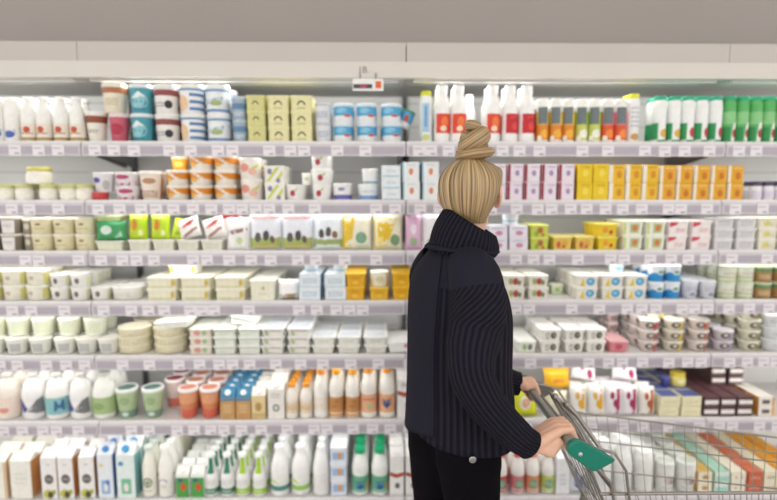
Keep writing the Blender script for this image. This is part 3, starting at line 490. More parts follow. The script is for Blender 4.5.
R(6,'box','white pack with orange end','butter',[766],17,10.5,L=2,rows=5,dep=18,c='efeae2',side='e0a03c',prints=[('r',-.6,.4,.3,.7,'6a5a56'),('r',.7,1,.05,.95,'e2a23c')])
# ---- bottom shelf
R(7,'carton','tall cream milk carton','milk carton',[-5],22,50,rows=4,dep=18,c='f0eee2',side='dcb98a',gb=.84,prints=[('r',.8,1,.02,.8,'dcb98a')])
R(7,'carton','plain white milk carton with orange side','milk carton',[20],22,50,rows=4,dep=18,c='f1efe6',side='cf9a62',gb=.84,prints=[('l',-.6,.6,.3,.6,3,'dfe0d2')])
COWC=[('d',0,.40,.62,.10,'6f6a68'),('l',-.4,.4,.38,.42,1,'c9c5c2'),('d',-.2,.10,.7,.09,'c2c25e'),('d',.1,.08,.4,.07,'5c5238'),('d',.6,.14,.25,.05,'a9ad4a'),('a',0,.72,.3,.03,200,340,'6f6a68')]
R(7,'carton','milk carton with grey disc and cow','milk carton',[48,64.8,85],16,54,rows=4,dep=18,c='f0eeec',gb=.84,side='c98d4f',prints=COWC)
R(7,'carton','pale blue milk carton with child picture','milk carton',[104.5],16,59,rows=5,dep=17,c='e9edf3',side='3f76b5',gb=.82,roof='eef2f6',cap='3f83c6',prints=[('r',-.6,.6,.08,.34,'8fb4dc'),('d',0,.2,.3,.08,'e9e6e4'),('d',-.5,.62,.25,.03,'e0c95c'),('d',.3,.3,.25,.05,'4f7fc4')])
R(7,'carton','pale teal milk carton with child picture','milk carton',[125.5],19,60,rows=5,dep=17,c='e6f0ee',side='7fb8b8',gb=.80,roof='f2f6f5',cap='3f93c6',prints=[('r',-.55,.6,.08,.36,'7dbf9f'),('d',0,.2,.3,.08,'ece4df'),('d',-.5,.64,.3,.04,'3f93c2')])
R(7,'bottle','white milk bottle with grey green cap and dark round mark','bottle',[149],15,55,rows=3,shape='milk',c='f2f1e4',cap='cfd8cf',capw=1.3,prints=[('a',.1,.3,.5,.1,0,360,'5c6650'),('d',.1,.3,.25,.05,'8f9a80'),('l',-.3,.5,.12,.15,1,'6a6f60')])
R(7,'bottle','white milk bottle with lavender arc','bottle',[165.5],15,55,rows=3,shape='milk',c='f4f3ea',cap='f3f3ee',capw=1.3,prints=[('a',0,.3,.5,.08,0,180,'b5a5c2'),('l',-.4,.4,.2,.26,2,'c2c2b8')])
R(7,'bottle','creamy milk bottle near the back wall','bottle',[180],15,60,rows=2,y0=.22,shape='milk',c='f1efd9',cap='f3f2e4',capw=1.2)
R(7,'carton','short green carton with red tomato','carton',[182.5,197],14,34,rows=5,dep=14,c='f1f3ee',gb=.76,cap='f5f5f3',prints=[('r',-1,1,.02,.66,'4fa04c'),('d',.1,.36,.45,.13,'d2553c'),('d',-.3,.58,.35,.06,'4a5a8c')])
NK=lambda c:[('r',-.5,.5,.55,.97,c),('r',-2.4,2.4,.07,.20,c),('l',-.6,.6,.3,.42,2,'d5d6d2'),('l',-.5,.5,.11,.16,1,'e9efe6')]
R(7,'bottle','white bottle with dark green neck stripe','bottle',[211.5,227],15,46,rows=5,shape='neck',capw=1.2,c='f0f0ee',cap='eef0ee',prints=NK('2f7f5f'))
R(7,'bottle','white bottle with lime neck stripe','bottle',[243,259.5],15,46,rows=5,shape='neck',capw=1.2,c='f0f0ee',cap='eef0ee',prints=NK('a6cc2c'))
R(7,'bottle','large white bottle with dark green band','bottle',[279.5],20,54,rows=4,shape='milk',c='f3f3f1',cap='f0f0f0',capw=1.1,prints=[('r',-2.4,2.4,.12,.22,'4f8a86'),('p',[(-.8,.3),(.2,.24),(-.4,.36)],'d6dc8a')])
R(7,'bottle','large white bottle with lime band','bottle',[300.5],20,54,rows=4,shape='milk',c='f3f3f1',cap='f0f0f0',capw=1.1,prints=[('r',-2.4,2.4,.12,.22,'9cc96a'),('p',[(-.8,.3),(.2,.24),(-.4,.36)],'cfdc7a')])
R(7,'bottle','plain white bottle without band','bottle',[320.5],18,54,rows=4,shape='milk',c='f3f3f1',cap='f2f2f1',prints=[('r',-.9,.9,.1,.36,'ebe9e6'),('l',-.6,.6,.4,.44,1,'dedede')])
R(7,'tray','stacked pack with blue label and orange dot','tub',[338.5],18,18,L=3,rows=3,dep=18,c='e4eaf3',lid='f0f2f6',taper=.94,prints=[('r',-.9,.9,.25,.7,'9fbbe0'),('d',.2,.5,.3,.22,'e0a03c')])
GC=[('r',-2.4,2.4,.08,.43,'6bb08c'),('p',[(-.7,.34),(0,.3),(.55,.38),(.5,.2),(0,.13),(-.5,.2)],'2d5f9e'),('d',.85,.2,.3,.08,'cfa84a')]
R(7,'bottle','green capped milk bottle with blue heart on green label','bottle',[360,380],18.5,51,rows=4,shape='round',c='f3f4f0',cap='18a06c',capw=1.25,prints=GC)
R(7,'carton','white carton with wavy red band','milk carton',[397,413],15,54,rows=4,c='f3f1ef',gb=.82,cap='f4f3f1',prints=[('p',[(-1,.42),(0,.38),(1,.42),(1,.5),(0,.46),(-1,.5)],'b5503c'),('d',.1,.22,.35,.06,'6f6c68'),('r',-1,1,.02,.05,'d9d6d2')])
for px_,cp,cl,nm_ in ((500.5,'d5605a','b8484a','dark red'),(517.5,'d5605a','d57a80','rose'),(532.5,'e08a5a','dd9468','orange'),(547.5,'a8b87a','c5cf72','lime')):
    R(7,'bottle','drinking yogurt bottle with %s label and round green mark'%nm_,'bottle',[px_],15.5,45,rows=4,shape='round',c='f1ede8',cap=cp,capw=1.15,prints=[('r',-2.4,2.4,.06,.46,cl),('d',0,.26,.55,.12,'6f9f84'),('d',0,.26,.35,.07,'8fb79c')])
R(7,'carton','plain white carton beside the lime bottle','milk carton',[563],14,48,rows=4,c='f1f1f3',gb=.84,prints=[('l',-.5,.5,.2,.5,3,'d3d3dc')])
R(7,'bag','white bag with royal blue wave','milk bag',[580],18,44,dep=12,lean=.05,rows=2,c='f0f2f5',prints=[('p',[(-.6,.2),(.8,.1),(.8,.5),(.1,.4),(-.6,.65)],'2e66b8')],name='milk_bag')
R(7,'bottle','large plain white milk bottle behind the trolley grip','bottle',[602,623],20,58,rows=4,shape='milk',c='f4f4f1',cap='f5f5f3',capw=1.3,prints=[('r',-.9,.9,.1,.3,'e9eaea')])
R(7,'bottle','stout white bottle with flat lid','bottle',[644],20,46,rows=4,shape='slim',c='f3f3ef',cap='f5f5f3',prints=[('r',-.9,.9,.1,.4,'ebeae4')])
R(7,'cup','tall white tub with round lid and grey sketch','tub',[664.5,686],21,34,rows=4,c='f1f1ec',lid='f1f3ee',top='d9e0d4',taper=.86,prints=[('d',0,.4,.5,.16,'c9c6bf'),('d',.2,.35,.2,.08,'a8868c'),('l',-.6,.6,.12,.2,1,'c2c2ba')])
R(7,'box','ochre and cream butter pack','butter',[705],15.5,12,L=2,rows=6,dep=15,c='efe6d2',side='d9b04a',topc='dcb85c',prints=[('d',0,.5,.5,.2,'b9985a')])
R(7,'box','mint green butter pack','butter',[721.5],15.5,12,L=2,rows=6,dep=15,c='e6efe6',side='9fd2bd',topc='a9dac6',prints=[('r',-.9,.9,.1,.6,'a9d9cc')])
R(7,'box','cream butter pack with red dots','butter',[738],15.5,12,L=2,rows=6,dep=15,c='efe9d6',topc='ede6d2',prints=[('d',-.4,.5,.12,.1,'b5483c'),('d',.4,.5,.12,.1,'b5483c')])
R(7,'box','terracotta butter pack','butter',[754.5],15.5,12,L=2,rows=6,dep=15,c='c9694c',topc='cf7454',prints=[('l',-.7,.7,.3,.6,2,'e6b59c')])
R(7,'box','cream butter pack with brown lettering','butter',[771],15.5,12,L=2,rows=6,dep=15,c='ece3cc',topc='e6dcc2',prints=[('l',-.7,.7,.3,.6,2,'8a6a4a')])
R(7,'box','orange butter pack','butter',[787.5,804],15.5,12,L=2,rows=6,dep=15,c='e3a02c',topc='e3a230',prints=[('l',-.7,.7,.3,.6,2,'f2d69a')])
print('ITEMS',NITEM)
# ================= DAIRY CASE AND ROOM =================
GREY='b3b3b0'
X0=P(406,148,FY).x; BW=1.255
ZC=P(388,78,FY).z; ZM=P(388,62,FY).z; ZT=P(388,42,FY).z
bays=['leftmost','second from left','third from left','rightmost']
vis=[(0,120),(1,0),(2,0),(3,0)]
def wall_m(h,**k): return mat(h,.7,scale=3,var=.02,**k)
for bi,k in enumerate((-2,-1,0,1)):
    xa=X0+k*BW; xb=xa+BW; xc=(xa+xb)/2
    wh=['edge bay holding jars and milk jugs','bay with striped tubs and orange capped bottles','bay behind the shopper and trolley','edge bay holding green bottles'][bi]
    case=empty('refrigerated_display_case',(xc,FY,0),'open white dairy case bay, '+bays[bi]+', '+wh,'refrigerated case','dairy case bays along the wall')
    def L(x,y,z): return (x-xc,y-FY,z)
    b=MB(); bm_=mat('dadad8',.55,var=.02,scale=4); g_=mat('a9aaa9',.6)
    b.box(L(xc,FY+DEP+.03,1.1),(BW,.04,2.0),bm_)
    for q in range(17): b.box(L(xc,FY+DEP+.0105,.30+q*.105),(BW,.0015,.004),g_)
    b.build('back_panel',case)
    b=MB(); b.box(L(xa+.013,FY+DEP+.002,1.17),(.022,.02,1.74),mat('5d5d5e',.6))
    for q in range(40): b.box(L(xa+.013,FY+DEP-.0085,.4+q*.04),(.006,.002,.02),mat('2c2c2c',.6))
    b.build('upright',case)
    b=MB(); b.box(L(xc,FY+.255,ZC+.022),(BW-.002,.45,.04),mat('a3a29f',.6)); b.build('case_ceiling',case)
    b=MB(); b.box(L(xc,FY+.01,(ZC+ZM)/2),(BW,.03,ZM-ZC),mat('dad4cc',.4,var=.02,scale=3))
    cn=b.build('canopy_lower_band',case)
    b=MB(); b.box(L(xc,FY+.022,(ZM+ZT)/2+.001),(BW-(.004 if k in(-1,0) else 0),.03,ZT-ZM-.003),mat('c6bfb9',.4,var=.02,scale=3))
    b.build('canopy_upper_band',case)
    b=MB(); b.box(L(xc,FY+.034,ZC-.004),(BW-.06,.012,.010),mat('d8d6d2',.4)); b.build('added_light_housing',case)  # housing made up to go with the added canopy light
    b=MB(); b.box(L(xc,FY+.20,ZT+.0),(BW,.32,.02),mat('b9b3ad',.5)); b.build('top_cover',case)
    b=MB(); b.box(L(xc,FY+.21,.10),(BW-.01,.46,.2),mat('8f8f90',.5),.004); b.build('plinth',case)
    for s in range(1,8):
        z=ZS[s]; rnd=random.Random(s*31+k)
        b=MB(); sm=mat('d6d4d2',.45,var=.02,scale=5)
        b.box(L(xc,FY+DEP/2+.008,z-.012),(BW-.004,DEP-.02,.022),sm,.002)
        b.box(L(xc,FY+.004,z-.003),(BW-.004,.012,.012),mat('e6e3e3',.4),.002)
        sh=b.build('shelf',case)
        r=MB(); rh=.047
        r.box(L(xc,FY-.004,z-.008-rh/2),(BW-.005,.008,rh),mat('d2cdd2',.35,var=.02),.001)
        r.box(L(xc,FY-.0085,z-.010-rh/2),(BW-.02,.001,rh*.62),mat('b5aeb8',.35,var=.03))
        r.build('price_rail',sh)
        x=xa+.03; pt=None
        while x<xb-.05:
            w=rnd.uniform(.04,.055)
            if rnd.random()<.62:
                if pt is None:
                    t=MB(); t.box((0,0,0),(.047,.0012,.043),mat('e9e4e8',.4,var=.02),.0003)
                    t.box((-.004,-.0008,.008),(.03,.0003,.004),mat('b9b2bb',.5)); t.box((.008,-.0008,-.012),(.018,.0003,.006),mat('aaa4b0',.5))
                    pt=t.build('price_tag',sh)
                else: pt=pt.copy(); COL.objects.link(pt)
                pt.location=L(x+w/2,FY-.0102,z-.010-rh/2-rnd.uniform(0,.002))
                x+=w+.002
            x+=rnd.choice([.004,.02,.03,.06])
        if s<7:
            l=bpy.data.lights.new('shelf_fill_light','AREA'); l.shape='RECTANGLE'; l.size=BW-.1; l.size_y=.03; l.energy=SHELF_FILL; l.color=(1,.98,.95)  # area light added under each shelf to brighten the interior, no fixture modelled
            o=bpy.data.objects.new('shelf_fill_light',l); COL.objects.link(o); o.location=(xc,FY+.035,z-.03); o.rotation_euler=(math.radians(25),0,0)
            for sx in (xa+.02,xb-.02):
                b=MB(); vs=[]
                for dx in(-.002,.002): vs+=[L(sx+dx,FY+DEP-.012,z-.026),L(sx+dx,FY+.06,z-.026),L(sx+dx,FY+.06,z-.036),L(sx+dx,FY+DEP-.012,z-.085)]
                b.add(vs,[(0,1,2,3),(7,6,5,4),(0,4,5,1),(1,5,6,2),(2,6,7,3),(3,7,4,0)],mat('7b7b7c',.5)); b.build('bracket',sh)
# small electronic strip under the canopy
sg=P(368,85,FY-.01)
e=empty('shelf_sign',(sg.x,sg.y-.004,sg.z),'small white hanging sign with dark pink strip and orange square under canopy','sign')
b=MB(); b.box((0,0,0),(.118,.004,.046),mat('ecebe9',.4),.002); b.build('sign_board',e)
b=MB(); b.box((-.02,-.0026,-.006),(.072,.0008,.016),mat('4a4648',.4)); b.box((-.018,-.0032,-.006),(.026,.0006,.010),mat('b8456a',.4)); b.build('display_strip',e)
b=MB(); b.box((.040,-.0026,0),(.022,.0012,.026),mat('dd6a35',.4),.003); b.build('orange_square',e)
for hx in(-.03,.03):
    b=MB(); b.box((hx,.002,.03),(.006,.003,.03),mat('8f8f8f',.4)); b.build('hanger',e)
def text(s,size,m,loc,name,parent=None,rot=(PI/2,0,0),ext=.0005):
    cu=bpy.data.curves.new(name,'FONT'); cu.body=s; cu.size=size; cu.extrude=ext; cu.align_x='CENTER'; cu.align_y='CENTER'; cu.resolution_u=3
    o=bpy.data.objects.new(name,cu); COL.objects.link(o); o.location=loc; o.rotation_euler=rot; cu.materials.append(m)
    me=bpy.data.meshes.new_from_object(o.evaluated_get(bpy.context.evaluated_depsgraph_get())); o2=bpy.data.objects.new(name,me); COL.objects.link(o2); o2.location=loc; o2.rotation_euler=rot; bpy.data.objects.remove(o)
    return o2
tp=P(363.5,70,FY-.006)
nt_=text('1B.',.034,mat('8a8580',.5),(tp.x,FY-.006,tp.z),'printed_number'); tag(nt_,'small grey printed number on the white canopy band','number')
# temperature probe
kp=P(401.5,334,FY+DEP-.03); b=MB(); b.lathe([(.002,0),(.010,.002),(.014,.010),(.010,.02),(.003,.024)],mat('222222',.4),16)
o=b.build('temperature_probe',None,(kp.x,kp.y+.02,kp.z)); o.rotation_euler=(PI/2,0,0); tag(o,'small black round probe on the case back above white packs','probe')
# room
b=MB(); b.box((0,0,-.05),(14,9,.1),mat('b9b4ae',.25,var=.03,scale=2)); b.objs=None; struct('floor',b)
b=MB(); b.box((0,FY+.62,1.7),(14,.1,3.4),mat('b2aaa5',.8,var=.015,scale=2)); struct('wall_back',b)
b=MB(); b.box((0,0,3.45),(14,9,.1),mat('d9d6d2',.8)); struct('ceiling',b)
# ceiling lamps (rows of long troffers above the aisle)
proto=None
names=[(-3,'far left'),(-1,'near left'),(1,'near right'),(3,'far right')]
for y,rn in ((.2,'aisle row nearest the dairy case'),(-1.6,'second aisle row'),(-3.2,'third aisle row')):
    for x,nx in names:
        if proto is None:
            proto=empty('ceiling_light',(x,y,3.38),'long white ceiling light, '+nx+', '+rn,'ceiling light','long ceiling lights over the aisle')
            b=MB(); b.box((0,0,0),(1.5,.30,.04),mat('e6e6e6',.4)); b.build('lamp_housing',proto)
            b=MB(); em=bpy.data.materials.new('lamp_glow'); em.use_nodes=True; eb=em.node_tree.nodes['Principled BSDF']; eb.inputs['Emission Color'].default_value=(1,.97,.93,1); eb.inputs['Emission Strength'].default_value=LAMP
            b.box((0,0,-.0215),(1.44,.26,.003),em); b.build('diffuser',proto)
        else:
            c=copy_tree(proto); c.location=(x,y,3.38); c['label']='long white ceiling light, '+nx+', '+rn
w=bpy.data.worlds.new('ambient_fill'); S.world=w; w.use_nodes=True; bg=w.node_tree.nodes['Background']; bg.inputs[0].default_value=(1,.985,.97,1); bg.inputs[1].default_value=WORLD  # even ambient fill added around the room

# unseen area lights added behind the canopy lip to brighten the case back
for i,k in enumerate((-2,-1,0,1)):
    l=bpy.data.lights.new('canopy_fill_light','AREA'); l.shape='RECTANGLE'; l.size=BW-.1; l.size_y=.03; l.energy=CANOPY_FILL; l.color=(1,.98,.95)
    o=bpy.data.objects.new('canopy_fill_light',l); COL.objects.link(o); o.location=(X0+(k+.5)*BW,FY+.045,ZC-.012); o.rotation_euler=(math.radians(52),0,0)
# ================= PERSON =================
def xf(v): return Vector(v)
skin=mat('e8b89e',.5,var=.04,scale=25)
def capsule(p0,r0,p1,r1,n=16,k=5):
    """closed tapered capsule -> verts, faces"""
    p0=Vector(p0);p1=Vector(p1); ax=(p1-p0).normalized(); a=Vector((0,0,1)) if abs(ax.z)<.9 else Vector((1,0,0))
    u=(a-ax*a.dot(ax)).normalized(); w=ax.cross(u); rings=[]
    for i in range(k): t=PI/2*(i+.5)/k; rings.append((p0-ax*r0*math.cos(t),r0*math.sin(t)))
    for i in range(k): t=PI/2*(1-(i+.5)/k); rings.append((p1+ax*r1*math.cos(t),r1*math.sin(t)))
    vs=[];fs=[]
    for c,r in rings:
        for q in range(n): an=2*PI*q/n; vs.append(c+(u*math.cos(an)+w*math.sin(an))*r)
    K=len(rings)
    for i in range(K-1):
        for q in range(n): j=(q+1)%n; fs.append((i*n+q,i*n+j,(i+1)*n+j,(i+1)*n+q))
    vs+=[p0-ax*r0,p1+ax*r1]
    for q in range(n): j=(q+1)%n; fs.append((j,q,K*n)); fs.append(((K-1)*n+q,(K-1)*n+j,K*n+1))
    return vs,fs
def chain(mb,pts,m,n=16):
    for (p0,r0),(p1,r1) in zip(pts,pts[1:]): mb.add(*capsule(p0,r0,p1,r1,n),m,True)
def ellip(mb,c,s,m,rot=None,n=24,k=14):
    vs=[];fs=[]
    for i in range(1,k):
        t=PI*i/k
        for q in range(n):
            a=2*PI*q/n; v=Vector((s[0]*math.sin(t)*math.cos(a),s[1]*math.sin(t)*math.sin(a),s[2]*math.cos(t))); vs.append(v)
    vs+=[Vector((0,0,s[2])),Vector((0,0,-s[2]))]
    for i in range(k-2):
        for q in range(n): j=(q+1)%n; fs.append((i*n+q,(i+1)*n+q,(i+1)*n+j,i*n+j))
    N=(k-1)*n
    for q in range(n): j=(q+1)%n; fs.append((q,j,N)); fs.append(((k-2)*n+j,(k-2)*n+q,N+1))
    if rot is not None: vs=[rot@v for v in vs]
    mb.add([v+Vector(c) for v in vs],fs,m,True)
BC=Vector((.235,1.60,0))              # body axis on the floor
FA=math.radians(35); BF=Vector((math.cos(FA),math.sin(FA),0)); BR=Vector((math.sin(FA),-math.cos(FA),0))
def B(f,r,z): return BC+BF*f+BR*r+Vector((0,0,z))
HA=math.radians(66); HF=Vector((math.cos(HA),math.sin(HA),0)); HR=Vector((math.sin(HA),-math.cos(HA),0))
HC=P(471,190,1.62)                    # head centre
def H(f,r,z): return HC+HF*f+HR*r+Vector((0,0,z))
Hrot=Matrix((( HR.x,HF.x,0),(HR.y,HF.y,0),(0,0,1)))   # columns: right, forward, up
# arm joints
RSH=P(489,272,1.46); REL=P(478,392,1.37); RWR=P(530,444.5,1.375)
LSH=P(428,268,1.76); LEL=P(468,362,1.76); LWR=P(515,383.5,1.745)
HZ=P(590,455,1.34)                    # handle grip line
GX=.515; GZ=.893; GR=.0135
def hand(mb,wr,grip,side):
    """right or left hand closed over the grip bar (bar runs along y). side=+1: thumb towards -y? handled by sign"""
    g=Vector(grip); w=Vector(wr)
    d=(g-w); d.z=0; L=d.length; d.normalize(); s=Vector((0,1,0))
    top=g+Vector((-.012,0,GR+.016)); heel=w
    # palm: broad flattened block made of parallel capsules
    offs=[-.031,-.010,.011,.031]; rr=[.0125,.0135,.0135,.0125]
    for o,r in zip(offs,rr):
        a=w+s*o*.62+Vector((0,0,-.002)); k=g+s*o+Vector((-.020,0,GR+.010-abs(o)*.15))
        chain(mb,[(a,.0175),((a+k)/2+Vector((0,0,.003)),.0165),(k,.0135)],skin,12)
    # fingers curl over the bar and back under it
    fl=[.92,1.05,1.0,.82] if side>0 else [.82,1.0,1.05,.92]
    for i,(o,f) in enumerate(zip(offs,fl)):
        k=g+s*o+Vector((-.020,0,GR+.010-abs(o)*.15)); o2=o*1.04
        r=.0095 if f>.9 else .0085
        a1=g+Vector((.012*f,o2,GR+.011)); a2=g+Vector((.0245*f+.001,o2*1.02,-.004)); a3=g+Vector((.010,o2*1.02,-GR-.010*f-.001)); a4=g+Vector((-.006,o2,-GR-.010))
        chain(mb,[(k,.0125),(a1,r+.001),(a2,r),(a3,r-.0008),(a4,r-.0015)],skin,10)
    # thumb leaves the side of the palm near the wrist and closes under the bar
    t0=w+d*.028+s*side*(-.020)+Vector((0,0,-.006)); t1=w+d*.058+s*side*(-.036)+Vector((0,0,-.014)); t2=g+s*side*(-.046)+Vector((-.024,0,-.008)); t3=g+s*side*(-.040)+Vector((-.006,0,-GR-.009))
    chain(mb,[(t0,.016),(t1,.0130),(t2,.0108),(t3,.0088)],skin,10)
    for q in(.15,.4,.65,.9):
        e=w+s*side*(-.026)*(.6+.4*q)+d*(.02+.05*q)+Vector((0,0,.004)); chain(mb,[(e,.0135),(t0.lerp(t2,q),.0115)],skin,10)
person=empty('person',(BC.x,BC.y,0),'blond person in dark ribbed turtleneck and black trousers pushing a shopping trolley','person')
b=MB()
# legs, pelvis, trunk
for s in(-1,1):
    chain(b,[(B(-.01,s*.085,.90),.085),(B(0,s*.09,.50),.052),(B(-.02,s*.09,.40),.052),(B(-.04,s*.09,.10),.036)],skin)
    chain(b,[(B(-.06,s*.09,.055),.036),(B(.06,s*.10,.045),.034),(B(.12,s*.105,.035),.028)],skin)
ellip(b,B(-.01,0,.92),(.15,.11,.12),skin,Matrix(((BR.x,BF.x,0),(BR.y,BF.y,0),(0,0,1))))
chain(b,[(B(0,0,.92),.115),(B(.0,0,1.06),.10),(B(0,0,1.20),.115)],skin,24)
for s in(-1,1): chain(b,[(B(0,s*.05,1.10),.085),(B(0,s*.06,1.24),.078),(B(-.01,s*.09,1.29),.042)],skin)
nb=P(463,240,1.60); chain(b,[(B(0,0,1.26),.08),(nb,.056),(H(-.005,0,-.085),.056),(H(.0,0,-.03),.06)],skin,24)
# arms
chain(b,[(B(0,.11,1.29),.04),(RSH+Vector((-.03,.04,-.02)),.034),(REL,.038),(RWR,.0255)],skin)
chain(b,[(B(0,-.11,1.29),.04),(LSH+Vector((.03,-.03,-.02)),.034),(LEL,.036),(LWR,.0245)],skin)
# head: skull, jaw, nose, lips, ears
ellip(b,H(-.008,0,.014),(.072,.090,.090),skin,Hrot); ellip(b,H(.022,0,-.045),(.056,.066,.068),skin,Hrot)
chain(b,[(H(.074,0,-.095),.018),(H(.066,0,-.09),.024)],skin)
chain(b,[(H(.080,0,.012),.008),(H(.098,0,-.026),.0115)],skin,10)
for s in(-1,1):
    chain(b,[(H(.090,s*.009,-.030),.0075),(H(.078,s*.014,-.030),.006)],skin,8)
    chain(b,[(H(.070,s*.045,-.012),.018),(H(.062,s*.05,-.020),.018)],skin,8)
    chain(b,[(H(.078,s*.018,.026),.009),(H(.070,s*.045,.026),.009)],skin,8)
    # ear as a curved rim
    ep=[H(-.004-.018*math.cos(a)*.9,s*(.074+.010*(1-math.cos(a))*.5),-.018+.031*math.sin(a)) for a in [math.radians(q) for q in range(-80,200,28)]]
    ep=[H(-.006-.016*math.sin(t)-.002,s*(.086+.012*math.sin(t)),-.018+.030*math.cos(t)) for t in [math.radians(q) for q in range(-10,190,20)]]
    chain(b,[(p,.0055) for p in ep],skin,8)
    ellip(b,H(-.006,s*.084,-.018),(.012,.012,.022),skin,Hrot,12,8)
    ellip(b,H(-.006,s*.082,-.046),(.010,.008,.010),skin,Hrot,12,8)
chain(b,[(H(.086,-.018,-.058),.006),(H(.091,0,-.056),.0075),(H(.086,.018,-.058),.006)],skin,8)
chain(b,[(H(.084,-.014,-.066),.006),(H(.089,0,-.067),.0075),(H(.084,.014,-.066),.006)],skin,8)
hand(b,RWR,(GX,1.405,GZ),1); hand(b,LWR,(GX,1.735,GZ),-1)
tmp=b.build('body')
rm=tmp.modifiers.new('r','REMESH'); rm.mode='VOXEL'; rm.voxel_size=.0034; rm.use_smooth_shade=True
sm=tmp.modifiers.new('s','SMOOTH'); sm.factor=.5; sm.iterations=4
dg=bpy.context.evaluated_depsgraph_get(); me=bpy.data.meshes.new_from_object(tmp.evaluated_get(dg)); me.name='body'
bpy.data.objects.remove(tmp)
me.materials.clear(); me.materials.append(skin)
for p in me.polygons: p.use_smooth=True
body=bpy.data.objects.new('body',me); COL.objects.link(body)
kids=[body]
def kid(mb,name,par=None):
    o=mb.build(name); kids.append(o) if par is None else None
    if par is not None: o.parent=par
    return o
b=MB()
for s in(-1,1): ellip(b,H(.071,s*.030,.006),(.012,.010,.010),mat('efe9e4',.2),Hrot,12,8); ellip(b,H(.0795,s*.030,.006),(.006,.0035,.006),mat('4a6a78',.2),Hrot,12,8)
for s,nm in((-1,''),(1,'')):
    b=MB(); ellip(b,H(.071,s*.030,.006),(.012,.010,.010),mat('efe9e4',.2),Hrot,12,8); ellip(b,H(.0795,s*.030,.006),(.006,.0035,.006),mat('4a6a78',.2),Hrot,12,8); kid(b,'eye')
b=MB(); chain(b,[(H(.088,-.016,-.060),.0058),(H(.0945,0,-.058),.0068),(H(.088,.016,-.060),.0058)],mat('b5655f',.4),10); kid(b,'lips')
# nails (red) on both hands
for gy,sg in((1.405,1),(1.735,-1)):
    fl=[.92,1.05,1.0,.82] if sg>0 else [.82,1.0,1.05,.92]
    for o,f in zip([-.031,-.010,.011,.031],fl):
        b=MB(); rot=Matrix.Rotation(math.radians(-65),3,'Y')
        ellip(b,Vector((GX+.0155,gy+o*1.02,GZ-GR-.0125*f)),(.0065,.0058,.0022),mat('b5283c',.2),rot,12,6); kid(b,'fingernail')
# ---- loft helper with uv
def loft(name,rings,m,cap=False,closed=True,solid=.004,u1=1.0,uvw=None,par=None,sub=0):
    n=len(rings[0]); vs=[tuple(v) for r in rings for v in r]; fs=[]; uvs=[]; K=len(rings); nn=n if closed else n-1
    ln=[0]
    for k in range(1,K): ln.append(ln[-1]+(Vector(rings[k][0])-Vector(rings[k-1][0])).length)
    for k in range(K-1):
        for i in range(nn):
            j=(i+1)%n; fs.append((k*n+i,k*n+j,(k+1)*n+j,(k+1)*n+i))
            uvs+=[(i/nn,ln[k]),((i+1)/nn,ln[k]),((i+1)/nn,ln[k+1]),(i/nn,ln[k+1])]
    me=bpy.data.meshes.new(name); me.from_pydata(vs,[],fs); ul=me.uv_layers.new(name='UVMap')
    for i,u in enumerate(uvs): ul.data[i].uv=u
    me.materials.append(m)
    for p in me.polygons: p.use_smooth=True
    o=bpy.data.objects.new(name,me); COL.objects.link(o)
    if par is None: kids.append(o)
    else: o.parent=par
    if sub: mm=o.modifiers.new('sub','SUBSURF'); mm.levels=sub; mm.render_levels=sub
    if solid: mm=o.modifiers.new('th','SOLIDIFY'); mm.thickness=solid; mm.offset=1
    return o
knit=stripe_mat('ribbed_knit','15141d','2a2835',46,bump=.9,rough=.9,noisy=.12,dist=.008)
knit_s=stripe_mat('ribbed_sleeve','15141d','2b2936',26,bump=.9,rough=.9,noisy=.12,dist=.008)
plain=stripe_mat('smooth_knit','1e1d28','272632',150,bump=.25,rough=.85,noisy=.5,dist=.002)
trou=stripe_mat('black_cloth','0b090d','0e0c11',60,bump=.15,rough=.9,noisy=.8,dist=.002)
def ring(f,r,z,hf,hr,n=96,tilt=(0,0),fold=0,ph=0,rib=0.0,sq=2.3):
    o=[]
    for i in range(n):
        a=2*PI*i/n; ca,sa=math.cos(a),math.sin(a)
        ex=2/sq; x=math.copysign(abs(ca)**ex,ca); y=math.copysign(abs(sa)**ex,sa)
        k=1+fold*math.sin(5*a+ph)+fold*.6*math.sin(9*a-ph*1.7)
        o.append(B(f+hf*x*k,r+hr*y*k,z+tilt[0]*x+tilt[1]*y))
    return o
def interp(keys,n):
    """catmull-like smooth interpolation of key tuples"""
    out=[]
    K=len(keys)
    for i in range(n):
        t=i/(n-1)*(K-1); k=min(int(t),K-2); q=t-k
        p0=keys[max(k-1,0)];p1=keys[k];p2=keys[k+1];p3=keys[min(k+2,K-1)]
        out.append(tuple(.5*((2*b_)+(-a+c)*q+(2*a-5*b_+4*c-d)*q*q+(-a+3*b_-3*c+d)*q**3) for a,b_,c,d in zip(p0,p1,p2,p3)))
    return out
# torso of the sweater: f, r, z, half depth, half width, tilt
TK=[(.022,.008,.810,.160,.172),(.022,.005,.93,.155,.168),(.020,.0,1.03,.150,.164),(.018,.0,1.13,.148,.165),(.014,.0,1.21,.140,.168),(.004,.0,1.285,.122,.160),(-.004,0,1.335,.100,.132),(-.008,0,1.370,.083,.102),(-.008,0,1.395,.070,.078)]
rs=[ring(f,r,z,hf,hr,tilt=(-.012*(1-i/39),-.016*(1-i/39)),fold=.012*(1-i/39)+.003,ph=i*.05) for i,(f,r,z,hf,hr) in enumerate(interp(TK,40))]
sweater=loft('sweater',rs,knit,solid=.005)
sweater.data.materials.append(plain)
for p in sweater.data.polygons:
    if p.index//96>=25: p.material_index=1
